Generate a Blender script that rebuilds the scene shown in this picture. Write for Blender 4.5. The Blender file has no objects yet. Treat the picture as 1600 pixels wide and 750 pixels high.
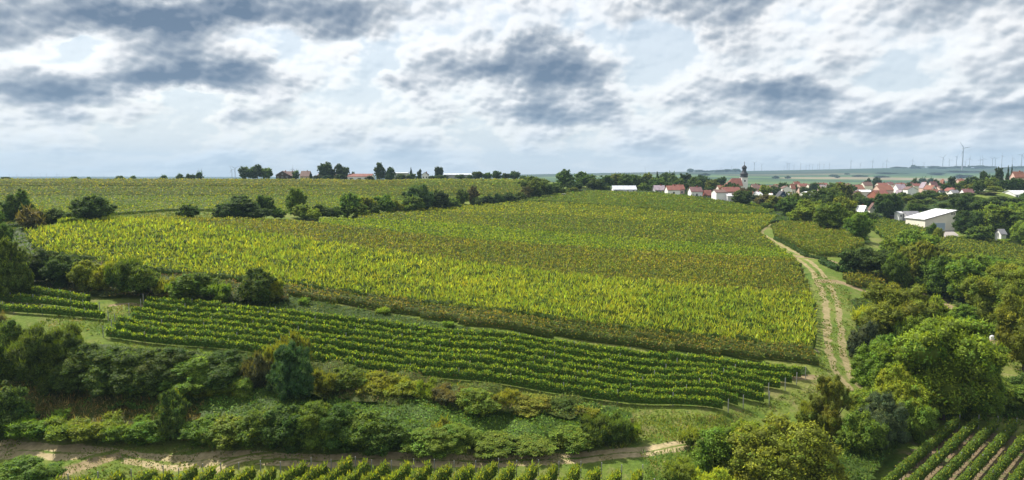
import bpy, bmesh, math, random
import numpy as np
from mathutils import Vector, Matrix
R = math.radians
rnd = random.Random(7)
rng = np.random.default_rng(11)
SC = bpy.context.scene
COL = SC.collection

# ------------------------------------------------------------------ camera
FPX = 1062.0            # focal length in pixels of a 1600 px wide frame
PITCH = math.atan((375 - 272) / FPX)
CAMZ = 40.0
cd = bpy.data.cameras.new('camera')
cd.sensor_width = 36.0
cd.lens = 36.0 * FPX / 1600.0
cd.clip_start = 0.5
cd.clip_end = 60000
cam = bpy.data.objects.new('camera', cd)
COL.objects.link(cam)
cam.location = (0, 0, CAMZ)
cam.rotation_euler = (R(90) - PITCH, 0, 0)
SC.camera = cam

# ------------------------------------------------------------------ exposure and light
SC.view_settings.view_transform = 'Standard'
SC.view_settings.look = 'None'
SC.view_settings.gamma = 1
SC.view_settings.use_curve_mapping = False
SC.view_settings.exposure = 0.55
SUN_EL, SUN_AZ = 52.0, -55.0      # azimuth measured clockwise from +Y (view direction)
sl = bpy.data.lights.new('sun', 'SUN')
sl.energy = 5.0
sl.angle = R(0.6)
sl.color = (1.0, 0.94, 0.84)
so = bpy.data.objects.new('sun', sl)
COL.objects.link(so)
sdir = Vector((math.sin(R(SUN_AZ)) * math.cos(R(SUN_EL)), math.cos(R(SUN_AZ)) * math.cos(R(SUN_EL)), math.sin(R(SUN_EL))))
so.rotation_euler = sdir.to_track_quat('Z', 'Y').to_euler()

SC.cycles.max_bounces = 5
SC.cycles.diffuse_bounces = 2
SC.cycles.glossy_bounces = 2
SC.cycles.transmission_bounces = 3
SC.cycles.transparent_max_bounces = 8
SC.cycles.volume_bounces = 0
SC.cycles.use_denoising = True

# ------------------------------------------------------------------ node helpers
class NT:
    def __init__(s, tree):
        s.t = tree
        s.n = tree.nodes
        s.l = tree.links
    def new(s, typ, **kw):
        nd = s.n.new(typ)
        for k, v in kw.items():
            setattr(nd, k, v)
        return nd
    def link(s, a, b):
        s.l.new(a, b)
    def put(s, sock, v):
        if isinstance(v, bpy.types.NodeSocket):
            s.l.new(v, sock)
        elif v is not None:
            if isinstance(v, (tuple, list)) and len(v) == 3 and sock.type == 'RGBA':
                v = (*v, 1)
            sock.default_value = v
    def math(s, op, a, b=None, c=None, clamp=False):
        nd = s.new('ShaderNodeMath', operation=op, use_clamp=clamp)
        s.put(nd.inputs[0], a)
        s.put(nd.inputs[1], b)
        s.put(nd.inputs[2], c)
        return nd.outputs[0]
    def vmath(s, op, a, b=None):
        nd = s.new('ShaderNodeVectorMath', operation=op)
        s.put(nd.inputs[0], a)
        s.put(nd.inputs[1], b)
        return nd.outputs[0]
    def noise(s, vec, scale, detail=4, rough=.5, dist=0, out='Fac'):
        nd = s.new('ShaderNodeTexNoise')
        s.put(nd.inputs['Vector'], vec)
        nd.inputs['Scale'].default_value = scale
        nd.inputs['Detail'].default_value = detail
        nd.inputs['Roughness'].default_value = rough
        nd.inputs['Distortion'].default_value = dist
        return nd.outputs[out]
    def ramp(s, fac, stops, interp='LINEAR'):
        nd = s.new('ShaderNodeValToRGB')
        cr = nd.color_ramp
        cr.interpolation = interp
        while len(cr.elements) < len(stops):
            cr.elements.new(.5)
        for e, (p, c) in zip(cr.elements, stops):
            e.position = p
            e.color = (*c, 1) if len(c) == 3 else c
        s.put(nd.inputs[0], fac)
        return nd.outputs[0]
    def mix(s, fac, a, b, mode='MIX'):
        nd = s.new('ShaderNodeMix', data_type='RGBA', blend_type=mode)
        s.put(nd.inputs[0], fac)
        s.put(nd.inputs[6], a)
        s.put(nd.inputs[7], b)
        return nd.outputs[2]
    def maprange(s, v, a, b, c=0., d=1.):
        nd = s.new('ShaderNodeMapRange')
        s.put(nd.inputs[0], v)
        for i, x in enumerate((a, b, c, d)):
            nd.inputs[i + 1].default_value = x
        return nd.outputs[0]
    def xyz(s, x, y, z):
        nd = s.new('ShaderNodeCombineXYZ')
        for i, v in enumerate((x, y, z)):
            s.put(nd.inputs[i], v)
        return nd.outputs[0]

# ------------------------------------------------------------------ world: Nishita sky behind procedural cloud cover
W = bpy.data.worlds.new('World')
SC.world = W
W.use_nodes = True
w = NT(W.node_tree)
w.n.clear()
sky = w.new('ShaderNodeTexSky', sky_type='NISHITA')
sky.sun_disc = False
sky.sun_elevation = R(SUN_EL)
sky.sun_rotation = R(SUN_AZ)
sky.air_density = 1.2
sky.dust_density = 2.0
bg1 = w.new('ShaderNodeBackground')
w.link(sky.outputs[0], bg1.inputs[0])
bg1.inputs[1].default_value = 0.12
tc = w.new('ShaderNodeTexCoord')
sep = w.new('ShaderNodeSeparateXYZ')
w.link(tc.outputs['Generated'], sep.inputs[0])
X, Y, Z = sep.outputs
ZC = w.math('MAXIMUM', Z, 0.0)
den = w.math('ADD', ZC, 0.085)
px, py = w.math('DIVIDE', X, den), w.math('DIVIDE', Y, den)
P = w.xyz(px, py, 0.0)
warp = w.noise(P, 1.1, 3, .5, out='Color')
warp2 = w.vmath('MULTIPLY', w.vmath('SUBTRACT', warp, (0.5, 0.5, 0.5)), (0.9, 0.9, 0.0))
PW = w.vmath('ADD', P, warp2)
# cumulus heaps: one field over (azimuth, eased elevation), read twice so that tops and undersides can be told apart
az = w.math('ARCTAN2', X, Y)
SV = w.xyz(az, w.math('MULTIPLY', w.math('POWER', w.math('ADD', ZC, .006), .74), 1.25), 0.0)
wv_ = w.vmath('MULTIPLY', w.vmath('SUBTRACT', w.noise(SV, 5.5, 4, .55, out='Color'), (.5, .5, .5)), (.025, .02, 0))
def heaps(vec):
    a_ = w.noise(vec, 5.5, 9, .53, 0.0)
    vor = w.new('ShaderNodeTexVoronoi', feature='SMOOTH_F1')
    vor.inputs['Scale'].default_value = 9.5
    vor.inputs['Detail'].default_value = 3.0
    vor.inputs['Roughness'].default_value = .5
    vor.inputs['Smoothness'].default_value = .22
    w.link(vec, vor.inputs['Vector'])
    return w.math('ADD', w.math('MULTIPLY', a_, .95), w.math('MULTIPLY', w.math('SUBTRACT', .5, vor.outputs['Distance']), .60))
V0 = w.vmath('ADD', SV, wv_)
V1 = w.vmath('ADD', V0, (-.003, .0065, 0))
h0, h1 = heaps(V0), heaps(V1)
n1 = w.noise(PW, 0.55, 6, .55, 0.15)
d = w.math('ADD', h0, w.math('MULTIPLY', n1, .18))
soft = w.math('ADD', w.math('MULTIPLY', w.noise(V0, 5.5, 2.5, .45), 1.0), w.math('MULTIPLY', n1, .18))
d = w.math('ADD', w.math('MULTIPLY', d, .55), w.math('MULTIPLY', soft, .45))
relief = w.math('MULTIPLY', w.math('SUBTRACT', h0, h1), 3.0)     # >0 on upper, sunward flanks
# weather pattern: where the heavy cloud banks hang (azimuth tangent, elevation tangent)
hyp = w.math('MAXIMUM', w.math('ABSOLUTE', Y), 0.05)
A = w.math('DIVIDE', X, hyp)
E = w.math('DIVIDE', Z, hyp)
wob = w.noise(SV, 9.0, 5, .6, out='Color')
ws = w.new('ShaderNodeSeparateXYZ')
w.link(w.vmath('SUBTRACT', wob, (.5, .5, .5)), ws.inputs[0])
A2 = w.math('ADD', A, w.math('MULTIPLY', ws.outputs[0], .22))
E2 = w.math('ADD', E, w.math('MULTIPLY', ws.outputs[1], .10))
def blob(u, v, su, sv, amp):
    a0, e0 = (u - 800) / FPX, (272 - v) / FPX
    da = w.math('DIVIDE', w.math('SUBTRACT', A2, a0), su / FPX)
    de = w.math('DIVIDE', w.math('SUBTRACT', E2, e0), sv / FPX)
    r2 = w.math('ADD', w.math('MULTIPLY', da, da), w.math('MULTIPLY', de, de))
    return w.math('MULTIPLY', w.math('EXPONENT', w.math('MULTIPLY', r2, -1.0)), amp)
BL = [(120, 15, 260, 32, .42), (380, 25, 170, 26, .34), (560, 45, 90, 34, .22), (30, 55, 70, 30, .20), (40, 140, 110, 28, .32), (300, 122, 130, 16, .34), (200, 90, 110, 20, .12),
      (790, 100, 120, 36, .34), (640, 130, 60, 20, .26), (900, 105, 90, 40, .22), (950, 150, 50, 26, .22), (1160, 8, 130, 30, .42), (1070, 60, 30, 26, .18),
      (860, 180, 160, 14, .16), (1250, 180, 100, 24, .22), (1180, 150, 130, 16, .18), (1540, 165, 110, 28, .26), (1430, 60, 60, 22, .16), (1100, 120, 60, 26, .12), (1380, 200, 150, 16, .14), (360, 185, 40, 30, .12),
      (1500, 20, 80, 30, .12), (700, 20, 80, 20, .10), (1080, 200, 200, 14, .08),
      (130, 72, 40, 16, -.22), (100, 95, 100, 12, -.16), (300, 155, 240, 14, -.16), (590, 80, 50, 36, -.18), (450, 210, 150, 22, -.10), (1180, 110, 100, 34, -.14),
      (860, 45, 80, 30, -.10), (1350, 110, 90, 30, -.10), (140, 215, 200, 20, -.12), (1000, 50, 60, 30, -.10), (1320, 170, 60, 16, -.12), (940, 60, 40, 30, -.06)]
for b in BL:
    d = w.math('ADD', d, blob(*b))
thick = w.maprange(d, .35, .97, 0.0, 1.0)
shade = w.math('SUBTRACT', w.math('ADD', w.math('MULTIPLY', thick, 1.05), .10), relief, clamp=True)
col = w.ramp(shade, [(.0, (1.12, 1.11, 1.10)), (.22, (.97, .97, .975)), (.34, (.74, .765, .80)), (.52, (.47, .52, .585)), (.75, (.27, .33, .42)), (1.0, (.135, .20, .30))])
clear = w.maprange(w.math('ADD', d, w.math('MULTIPLY', relief, .10)), .37, .29, 0.0, .65)
col = w.mix(clear, col, (.62, .73, .84))
hcol = w.mix(w.maprange(A, -.75, .2, 0, 1), (.72, .80, .87), (.84, .85, .87))
col = w.mix(w.math('MULTIPLY', w.math('POWER', w.maprange(Z, 0.0, 0.085, 1.0, 0.0), 1.5), .78), col, hcol)
col = w.mix(w.maprange(Z, -0.03, -0.005, 1, 0), col, (.10, .12, .06))
bg2 = w.new('ShaderNodeBackground')
w.link(col, bg2.inputs[0])
bg2.inputs[1].default_value = 0.68
mx = w.new('ShaderNodeMixShader')
w.put(mx.inputs[0], w.maprange(d, .35, .52, .78, 1.0))
w.link(bg1.outputs[0], mx.inputs[1])
w.link(bg2.outputs[0], mx.inputs[2])
wo = w.new('ShaderNodeOutputWorld')
w.link(mx.outputs[0], wo.inputs[0])
W.cycles.sampling_method = 'MANUAL'
W.cycles.sample_map_resolution = 512

# ------------------------------------------------------------------ terrain height function
sP, cP = math.sin(PITCH), math.cos(PITCH)
def ray(u, v):
    """slopes x/y and z/y of the sight line through a point of the photograph"""
    x = (u - 800) / FPX
    yu = -(v - 375) / FPX
    dy = cP + yu * sP
    return x / dy, (yu * cP - sP) / dy
CP = [  # (u, v, y distance) of ground points read off the photograph
 (0, 700, 90), (250, 708, 88), (500, 712, 86), (750, 712, 86), (1000, 704, 88), (1150, 690, 92),
 (0, 760, 80), (400, 760, 79), (800, 760, 79), (1100, 760, 79), (1380, 755, 79), (1650, 760, 79),
 (1380, 690, 91), (1500, 655, 98), (1620, 655, 98), (1420, 640, 102),
 (-60, 600, 110), (160, 525, 118), (350, 548, 113), (600, 582, 107), (850, 612, 102), (1130, 645, 97), (1250, 615, 105),
 (0, 500, 125), (230, 482, 132), (450, 497, 126), (750, 528, 118), (1000, 558, 115), (1200, 585, 110),
 (450, 467, 136), (800, 518, 121), (1000, 545, 116), (1270, 572, 114), (1310, 577, 116),
 (0, 455, 146), (100, 440, 150), (250, 450, 145), (100, 368, 190), (250, 350, 215), (400, 390, 185), (400, 350, 240),
 (-100, 360, 205), (0, 350, 225), (600, 450, 152), (600, 390, 198), (600, 345, 265),
 (800, 450, 160), (800, 400, 205), (800, 350, 290), (800, 320, 375), (880, 304, 440), (1000, 303, 445), (1100, 312, 415), (1000, 400, 215), (1000, 350, 300),
 (1200, 540, 125), (1200, 450, 175), (1200, 400, 225), (1200, 360, 290), (1190, 335, 355), (1150, 318, 410),
 (200, 335, 290), (200, 310, 390), (200, 281, 620), (0, 310, 380), (0, 281, 600), (-200, 283, 580), (450, 330, 300), (450, 300, 440), (450, 280.5, 620), (700, 310, 420), (700, 290, 520),
 (700, 280.5, 620), (820, 282, 620), (930, 290, 560), (100, 305, 980), (500, 300, 980), (800, 298, 980),
 (1280, 430, 190), (1300, 480, 158), (1280, 400, 215), (1280, 355, 290), (1350, 390, 225), (1420, 470, 180), (1550, 400, 255), (1460, 362, 325), (1500, 500, 158), (1600, 590, 116), (1650, 500, 160),
 (1600, 380, 300), (1650, 340, 400), (1400, 345, 365), (1300, 330, 400), (1210, 322, 440), (1300, 312, 540), (1450, 312, 560), (1600, 318, 540), (1200, 306, 600), (1350, 303, 800), (1600, 300, 800),
 (1000, 300, 600), (1100, 300, 640), (1580, 296, 480), (1050, 294, 900),
 (1200, 291, 1500), (1400, 290, 1500), (1600, 290, 1500), (1000, 288, 1500), (800, 288, 1600), (400, 292, 1600), (0, 292, 1600), (1300, 283, 2300), (1600, 283, 2300), (1000, 280, 2300),
 (1200, 275, 3100), (1500, 275, 3100), (1000, 274, 3100), (0, 285, 3000), (500, 285, 3000), (780, 280, 3000),
 (1000, 269.5, 4800), (1200, 267, 4600), (1400, 262.5, 4500), (1600, 262, 4500), (1750, 262, 4500), (820, 273, 5000), (400, 279, 5000), (0, 279, 5000),
 (1000, 271, 9000), (1500, 270, 9000), (500, 276, 9000), (0, 276, 9000), (1900, 268, 9000), (-300, 278, 9000)]
cx, cz = [], []
for u, v, D in CP:
    a, e = ray(u, v)
    cx.append((a, math.log(D)))
    cz.append(e * math.log(D) ** 0 * D)
for a in (-1.5, -.8, 0, .8, 1.5):
    cx.append((a, math.log(45))); cz.append(-38.5)
    cx.append((a, math.log(12))); cz.append(-39)
for a, D, z in ((-1.5, 150, -24), (-1.5, 400, -13), (-1.5, 1500, -22), (-1.5, 5000, -30), (1.5, 100, -35), (1.5, 300, -28), (1.5, 1500, -24), (1.5, 5000, 40)):
    cx.append((a, math.log(D))); cz.append(z)
cx = np.array(cx); cz = np.array(cz)
def _k(r2):
    return .5 * r2 * np.log(r2 + 1e-9)
n = len(cx)
LSC = np.array([1.0, .45])       # scale of the log-distance axis
cs = cx * LSC
K = _k(((cs[:, None] - cs[None]) ** 2).sum(-1)) + np.eye(n) * 2e-4
Pm = np.hstack([np.ones((n, 1)), cs])
M = np.block([[K, Pm], [Pm.T, np.zeros((3, 3))]])
sol = np.linalg.solve(M, np.concatenate([cz, np.zeros(3)]))
SW, SA = sol[:n], sol[n:]
def T_exact(x, y):
    x = np.atleast_1d(np.asarray(x, float)); y = np.maximum(np.atleast_1d(np.asarray(y, float)), 4)
    q = np.stack([np.clip(x / y, -1.6, 1.6), np.log(y)], -1) * LSC
    out = np.empty(len(q))
    for i in range(0, len(q), 20000):
        p = q[i:i + 20000]
        out[i:i + 20000] = _k(((p[:, None] - cs[None]) ** 2).sum(-1)) @ SW + SA[0] + p @ SA[1:]
    return out + CAMZ
# the terrain mesh itself is the reference surface; heights elsewhere are read off its grid
AV = np.concatenate([np.linspace(-1.6, -.86, 16)[:-1], np.linspace(-.86, .86, 345), np.linspace(.86, 1.6, 16)[1:]])
LV = np.concatenate([np.linspace(math.log(14), math.log(70), 20)[:-1], np.linspace(math.log(70), math.log(1000), 330)[:-1], np.linspace(math.log(1000), math.log(9000), 150)])
GA, GL = np.meshgrid(AV, LV, indexing='ij')
GY = np.exp(GL); GX = GA * GY
GZ = T_exact(GX.ravel(), GY.ravel()).reshape(GX.shape)
def T(x, y):
    x = np.asarray(x, float); y = np.maximum(np.asarray(y, float), 14.0)
    a = np.clip(x / y, AV[0], AV[-1] - 1e-6); l = np.clip(np.log(y), LV[0], LV[-1] - 1e-6)
    i = np.clip(np.searchsorted(AV, a, 'right') - 1, 0, len(AV) - 2)
    j = np.clip(np.searchsorted(LV, l, 'right') - 1, 0, len(LV) - 2)
    fa = (a - AV[i]) / (AV[i + 1] - AV[i]); fl = (np.exp(l) - np.exp(LV[j])) / (np.exp(LV[j + 1]) - np.exp(LV[j]))
    return (GZ[i, j] * (1 - fa) + GZ[i + 1, j] * fa) * (1 - fl) + (GZ[i, j + 1] * (1 - fa) + GZ[i + 1, j + 1] * fa) * fl
DG = np.exp(np.linspace(math.log(20), math.log(8900), 2200))
def hit(u, v):
    """ground point seen at (u, v) of the photograph"""
    a, e = ray(u, v)
    zr = CAMZ + e * DG
    zt = T(a * DG, DG)
    b = np.nonzero(zt > zr)[0]
    if len(b) == 0:
        return Vector((a * 8000, 8000, float(T(a * 8000, 8000))))
    k = max(1, b[0])
    d0, d1 = zr[k - 1] - zt[k - 1], zr[k] - zt[k]
    D = DG[k - 1] + (DG[k] - DG[k - 1]) * d0 / (d0 - d1 + 1e-12)
    return Vector((a * D, D, float(T(a * D, D))))
def at(u, D):
    x = (u - 800) / FPX * D      # good to a pixel for things near the horizon
    return Vector((x, D, float(T(x, D))))
def zat(v, D):
    return CAMZ + ray(800, v)[1] * D
def wpoly(pts, step=14, maxD=None):
    out = []
    for (u0, v0), (u1, v1) in zip(pts, pts[1:] + pts[:1]):
        m = max(1, int(math.hypot(u1 - u0, v1 - v0) / step))
        for k in range(m):
            h = hit(u0 + (u1 - u0) * k / m, v0 + (v1 - v0) * k / m)
            if maxD and h.y > maxD:
                h = Vector((h.x / h.y * maxD, maxD, 0))
            out.append((h.x, h.y))
    return np.array(out)
def inpoly(x, y, poly):
    c = np.zeros(len(x), bool)
    x0, y0 = poly[-1]
    for x1, y1 in poly:
        if y0 != y1:
            m = ((y1 > y) != (y0 > y)) & (x < (x0 - x1) * (y - y1) / (y0 - y1) + x1)
            c ^= m
        x0, y0 = x1, y1
    return c

# ------------------------------------------------------------------ object helpers
def tag(o, label=None, cat=None, group=None, kind=None):
    if label: o['label'] = label
    if cat: o['category'] = cat
    if group: o['group'] = group
    if kind: o['kind'] = kind
    return o
def empty(name, loc, rz=0.0):
    o = bpy.data.objects.new(name, None)
    o.location = loc; o.rotation_euler = (0, 0, rz)
    o.empty_display_size = .3
    COL.objects.link(o)
    return o
def link(name, me, parent=None, mat=None):
    if mat is not None and not me.materials:
        me.materials.append(mat)
    o = bpy.data.objects.new(name, me)
    COL.objects.link(o)
    if parent is not None:
        o.parent = parent
    return o
def npmesh(name, V, F, col=None, uv=None, smooth=False):
    """V (n,3), F (m,k) all faces with k corners; col (n,3) point colours"""
    me = bpy.data.meshes.new(name)
    V = np.ascontiguousarray(V, np.float32); F = np.ascontiguousarray(F, np.int32)
    me.vertices.add(len(V)); me.vertices.foreach_set('co', V.ravel())
    m, k = F.shape
    me.loops.add(m * k); me.loops.foreach_set('vertex_index', F.ravel())
    me.polygons.add(m)
    me.polygons.foreach_set('loop_start', np.arange(0, m * k, k, dtype=np.int32))
    me.polygons.foreach_set('loop_total', np.full(m, k, np.int32))
    if smooth: me.polygons.foreach_set('use_smooth', np.ones(m, bool))
    if col is not None:
        at_ = me.color_attributes.new('col', 'FLOAT_COLOR', 'POINT')
        at_.data.foreach_set('color', np.hstack([col, np.ones((len(col), 1))]).astype(np.float32).ravel())
    if uv is not None:
        at_ = me.attributes.new('along', 'FLOAT_VECTOR', 'POINT')
        at_.data.foreach_set('vector', np.ascontiguousarray(uv, np.float32).ravel())
    me.update()
    return me
def grid_faces(ni, nj, off=0):
    i, j = np.meshgrid(np.arange(ni - 1), np.arange(nj - 1), indexing='ij')
    a = (i * nj + j).ravel() + off
    return np.stack([a, a + nj, a + nj + 1, a + 1], -1)
class MB:
    """collects simple solids into one mesh"""
    def __init__(s): s.bm = bmesh.new()
    def box(s, x0, x1, y0, y1, z0, z1):
        v = [s.bm.verts.new(p) for p in ((x0,y0,z0),(x1,y0,z0),(x1,y1,z0),(x0,y1,z0),(x0,y0,z1),(x1,y0,z1),(x1,y1,z1),(x0,y1,z1))]
        for f in ((3,2,1,0),(4,5,6,7),(0,1,5,4),(1,2,6,5),(2,3,7,6),(3,0,4,7)): s.bm.faces.new([v[i] for i in f])
        return s
    def hull(s, lo, hi):
        a = [s.bm.verts.new(p) for p in lo]; b = [s.bm.verts.new(p) for p in hi]; k = len(a)
        s.bm.faces.new(a[::-1]); s.bm.faces.new(b)
        for i in range(k): s.bm.faces.new([a[i], a[(i + 1) % k], b[(i + 1) % k], b[i]])
        return s
    def tube(s, pts, rad, k=8):
        rings = []
        for i, p in enumerate(pts):
            p = Vector(p)
            d_ = (Vector(pts[min(i + 1, len(pts) - 1)]) - Vector(pts[max(i - 1, 0)])).normalized()
            u_ = d_.orthogonal().normalized(); v_ = d_.cross(u_)
            r = rad[i] if isinstance(rad, (list, tuple)) else rad
            rings.append([s.bm.verts.new(p + (u_ * math.cos(t) + v_ * math.sin(t)) * r) for t in [2 * math.pi * q / k for q in range(k)]])
        for a, b in zip(rings, rings[1:]):
            for i in range(k): s.bm.faces.new([a[i], a[(i + 1) % k], b[(i + 1) % k], b[i]])
        s.bm.faces.new(rings[0][::-1]); s.bm.faces.new(rings[-1])
        return s
    def lathe(s, prof, k=12, cx=0, cy=0):
        rings = [[s.bm.verts.new((cx + r * math.cos(2*math.pi*q/k + math.pi/k), cy + r * math.sin(2*math.pi*q/k + math.pi/k), z)) for q in range(k)] for r, z in prof]
        for a, b in zip(rings, rings[1:]):
            for i in range(k): s.bm.faces.new([a[i], a[(i + 1) % k], b[(i + 1) % k], b[i]])
        s.bm.faces.new(rings[0][::-1]); s.bm.faces.new(rings[-1])
        return s
    def mesh(s, name, mat):
        bmesh.ops.recalc_face_normals(s.bm, faces=s.bm.faces)
        me = bpy.data.meshes.new(name); s.bm.to_mesh(me); s.bm.free()
        me.materials.append(mat)
        return me
    def build(s, name, mat, parent=None):
        return link(name, s.mesh(name, mat), parent)

# ------------------------------------------------------------------ materials
MATS = {}
def newmat(name):
    m = bpy.data.materials.new(name); m.use_nodes = True
    t = NT(m.node_tree); t.n.clear()
    out = t.new('ShaderNodeOutputMaterial')
    return m, t, out
def flat(name, col, rough=.8, var=.12, scale=1.0, metal=0, spec=.3, bump=0):
    if name in MATS: return MATS[name]
    m, t, out = newmat(name)
    g = t.new('ShaderNodeNewGeometry')
    nz = t.noise(g.outputs['Position'], scale, 5, .6)
    c = t.mix(1.0, (*col, 1), t.ramp(nz, [(.3, (1 - var,) * 3), (.7, (1 + var,) * 3)]), 'MULTIPLY')
    b = t.new('ShaderNodeBsdfPrincipled')
    t.put(b.inputs['Base Color'], c); b.inputs['Roughness'].default_value = rough
    b.inputs['Metallic'].default_value = metal; b.inputs['Specular IOR Level'].default_value = spec
    if bump:
        bn = t.new('ShaderNodeBump'); bn.inputs['Strength'].default_value = bump; bn.inputs['Distance'].default_value = .1
        t.put(bn.inputs['Height'], t.noise(g.outputs['Position'], scale * 6, 3, .6)); t.link(bn.outputs[0], b.inputs['Normal'])
    t.link(b.outputs[0], out.inputs[0])
    MATS[name] = m
    return m
def leafmat(name, transl=.35, rough=.65):
    m, t, out = newmat(name)
    at_ = t.new('ShaderNodeAttribute', attribute_name='col')
    oi = t.new('ShaderNodeObjectInfo')
    c = t.mix(1.0, at_.outputs['Color'], oi.outputs['Color'], 'MULTIPLY')
    b = t.new('ShaderNodeBsdfPrincipled')
    t.put(b.inputs['Base Color'], c); b.inputs['Roughness'].default_value = rough; b.inputs['Specular IOR Level'].default_value = .18
    tr = t.new('ShaderNodeBsdfTranslucent')
    t.put(tr.inputs['Color'], t.mix(1.0, c, (1.45, 1.35, .55, 1), 'MULTIPLY'))
    ms = t.new('ShaderNodeMixShader'); ms.inputs[0].default_value = transl
    t.link(b.outputs[0], ms.inputs[1]); t.link(tr.outputs[0], ms.inputs[2]); t.link(ms.outputs[0], out.inputs[0])
    return m
LEAF = leafmat('leaf_surface', .36)
LEAF_DULL = leafmat('dull_leaf_surface', .20)
BARK = flat('bark', (.085, .065, .045), .9, .3, 3, bump=.5)
WOODPOST = flat('grey_post_metal', (.32, .32, .31), .5, .15, 2, metal=.3)

def ground_group():
    """colour of the open ground: meadow near, patchwork of crops far off"""
    g = bpy.data.node_groups.new('ground_colour', 'ShaderNodeTree')
    g.interface.new_socket('Color', in_out='OUTPUT', socket_type='NodeSocketColor')
    t = NT(g)
    geo = t.new('ShaderNodeNewGeometry'); pos = geo.outputs['Position']
    sp = t.new('ShaderNodeSeparateXYZ'); t.link(pos, sp.inputs[0])
    a = t.noise(pos, .045, 5, .6); b = t.noise(pos, .30, 6, .65, .4); c = t.noise(pos, 2.2, 5, .7)
    grass = t.ramp(a, [(.30, (.075, .125, .022)), (.48, (.115, .165, .028)), (.62, (.16, .19, .042)), (.75, (.18, .17, .065))])
    grass = t.mix(t.maprange(b, .52, .70), grass, (.20, .19, .075))
    grass = t.mix(t.maprange(b, .44, .28), grass, (.060, .12, .020))
    grass = t.mix(1.0, grass, t.ramp(c, [(.25, (.62, .64, .6)), (.75, (1.35, 1.3, 1.3))]), 'MULTIPLY')
    # far crop fields
    wv = t.vmath('MULTIPLY', pos, (.0016, .0042, 0))
    wv = t.vmath('ADD', wv, t.vmath('MULTIPLY', t.noise(wv, 1.2, 2, .5, out='Color'), (.35, .35, 0)))
    vo = t.new('ShaderNodeTexVoronoi', feature='F1'); vo.inputs['Scale'].default_value = 1.0; vo.inputs['Randomness'].default_value = .85
    t.link(wv, vo.inputs['Vector'])
    sc_ = t.new('ShaderNodeSeparateColor'); t.link(vo.outputs['Color'], sc_.inputs[0])
    fields = t.ramp(sc_.outputs[0], [(0, (.05, .10, .045)), (.2, (.09, .16, .05)), (.38, (.13, .20, .06)), (.52, (.22, .20, .10)), (.62, (.10, .17, .06)), (.8, (.30, .25, .15)), (.88, (.07, .13, .05))], 'CONSTANT')
    fields = t.mix(t.maprange(sp.outputs[1], 3100, 3600), fields, t.mix(.75, fields, (.014, .042, .034)))  # on the far hills a bluish dark haze tone is put into the colour
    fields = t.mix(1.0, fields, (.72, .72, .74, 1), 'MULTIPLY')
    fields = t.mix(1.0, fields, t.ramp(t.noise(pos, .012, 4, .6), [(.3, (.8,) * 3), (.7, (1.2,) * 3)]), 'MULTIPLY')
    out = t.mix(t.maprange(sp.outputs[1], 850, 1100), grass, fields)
    o = t.new('NodeGroupOutput'); t.link(out, o.inputs[0])
    return g
GG = ground_group()
def ground_mat():
    m, t, out = newmat('meadow_ground')
    gn = t.new('ShaderNodeGroup'); gn.node_tree = GG
    b = t.new('ShaderNodeBsdfPrincipled'); t.link(gn.outputs[0], b.inputs['Base Color'])
    b.inputs['Roughness'].default_value = .95; b.inputs['Specular IOR Level'].default_value = .1
    bn = t.new('ShaderNodeBump'); bn.inputs['Strength'].default_value = .8; bn.inputs['Distance'].default_value = .35
    geo = t.new('ShaderNodeNewGeometry')
    t.put(bn.inputs['Height'], t.noise(geo.outputs['Position'], 1.6, 6, .7)); t.link(bn.outputs[0], b.inputs['Normal'])
    t.link(b.outputs[0], out.inputs[0])
    return m
GROUND = ground_mat()
def track_mat(name, soil, soil2, ruts, cover):
    """track across which 'along' runs 0..1 (x) and along which it runs in metres (y)"""
    m, t, out = newmat(name)
    gn = t.new('ShaderNodeGroup'); gn.node_tree = GG
    at_ = t.new('ShaderNodeAttribute', attribute_name='along')
    sp = t.new('ShaderNodeSeparateXYZ'); t.link(at_.outputs['Vector'], sp.inputs[0])
    geo = t.new('ShaderNodeNewGeometry'); pos = geo.outputs['Position']
    nl = t.noise(pos, .22, 5, .65); nf = t.noise(pos, 1.5, 6, .7)
    xx = t.math('ADD', sp.outputs[0], t.math('MULTIPLY', t.math('SUBTRACT', t.noise(pos, .12, 3, .5), .5), .25))
    m_ = 0.0
    for r, wd in ruts:
        dd = t.math('DIVIDE', t.math('SUBTRACT', xx, r), wd)
        q = t.math('EXPONENT', t.math('MULTIPLY', t.math('MULTIPLY', dd, dd), -1.0))
        m_ = t.math('MAXIMUM', m_, q)
    edge = t.math('MULTIPLY', t.maprange(t.math('ABSOLUTE', t.math('SUBTRACT', sp.outputs[0], .5)), .5, .33), 1.0)
    m_ = t.math('MULTIPLY', t.math('ADD', m_, cover), edge)
    k = t.math('ADD', m_, t.math('MULTIPLY', t.math('SUBTRACT', t.math('ADD', t.math('MULTIPLY', nl, .6), t.math('MULTIPLY', nf, .4)), .5), 1.8))
    fac = t.maprange(k, .42, .66)
    cs_ = t.mix(t.maprange(t.noise(pos, .5, 5, .65), .38, .62), soil, soil2)
    cs_ = t.mix(1.0, cs_, t.ramp(nf, [(.3, (.75,) * 3), (.7, (1.2,) * 3)]), 'MULTIPLY')
    b = t.new('ShaderNodeBsdfPrincipled'); t.put(b.inputs['Base Color'], t.mix(fac, gn.outputs[0], cs_))
    b.inputs['Roughness'].default_value = .95; b.inputs['Specular IOR Level'].default_value = .1
    bn = t.new('ShaderNodeBump'); bn.inputs['Strength'].default_value = .7; bn.inputs['Distance'].default_value = .2
    t.put(bn.inputs['Height'], nf); t.link(bn.outputs[0], b.inputs['Normal'])
    t.link(b.outputs[0], out.inputs[0])
    return m

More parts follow.
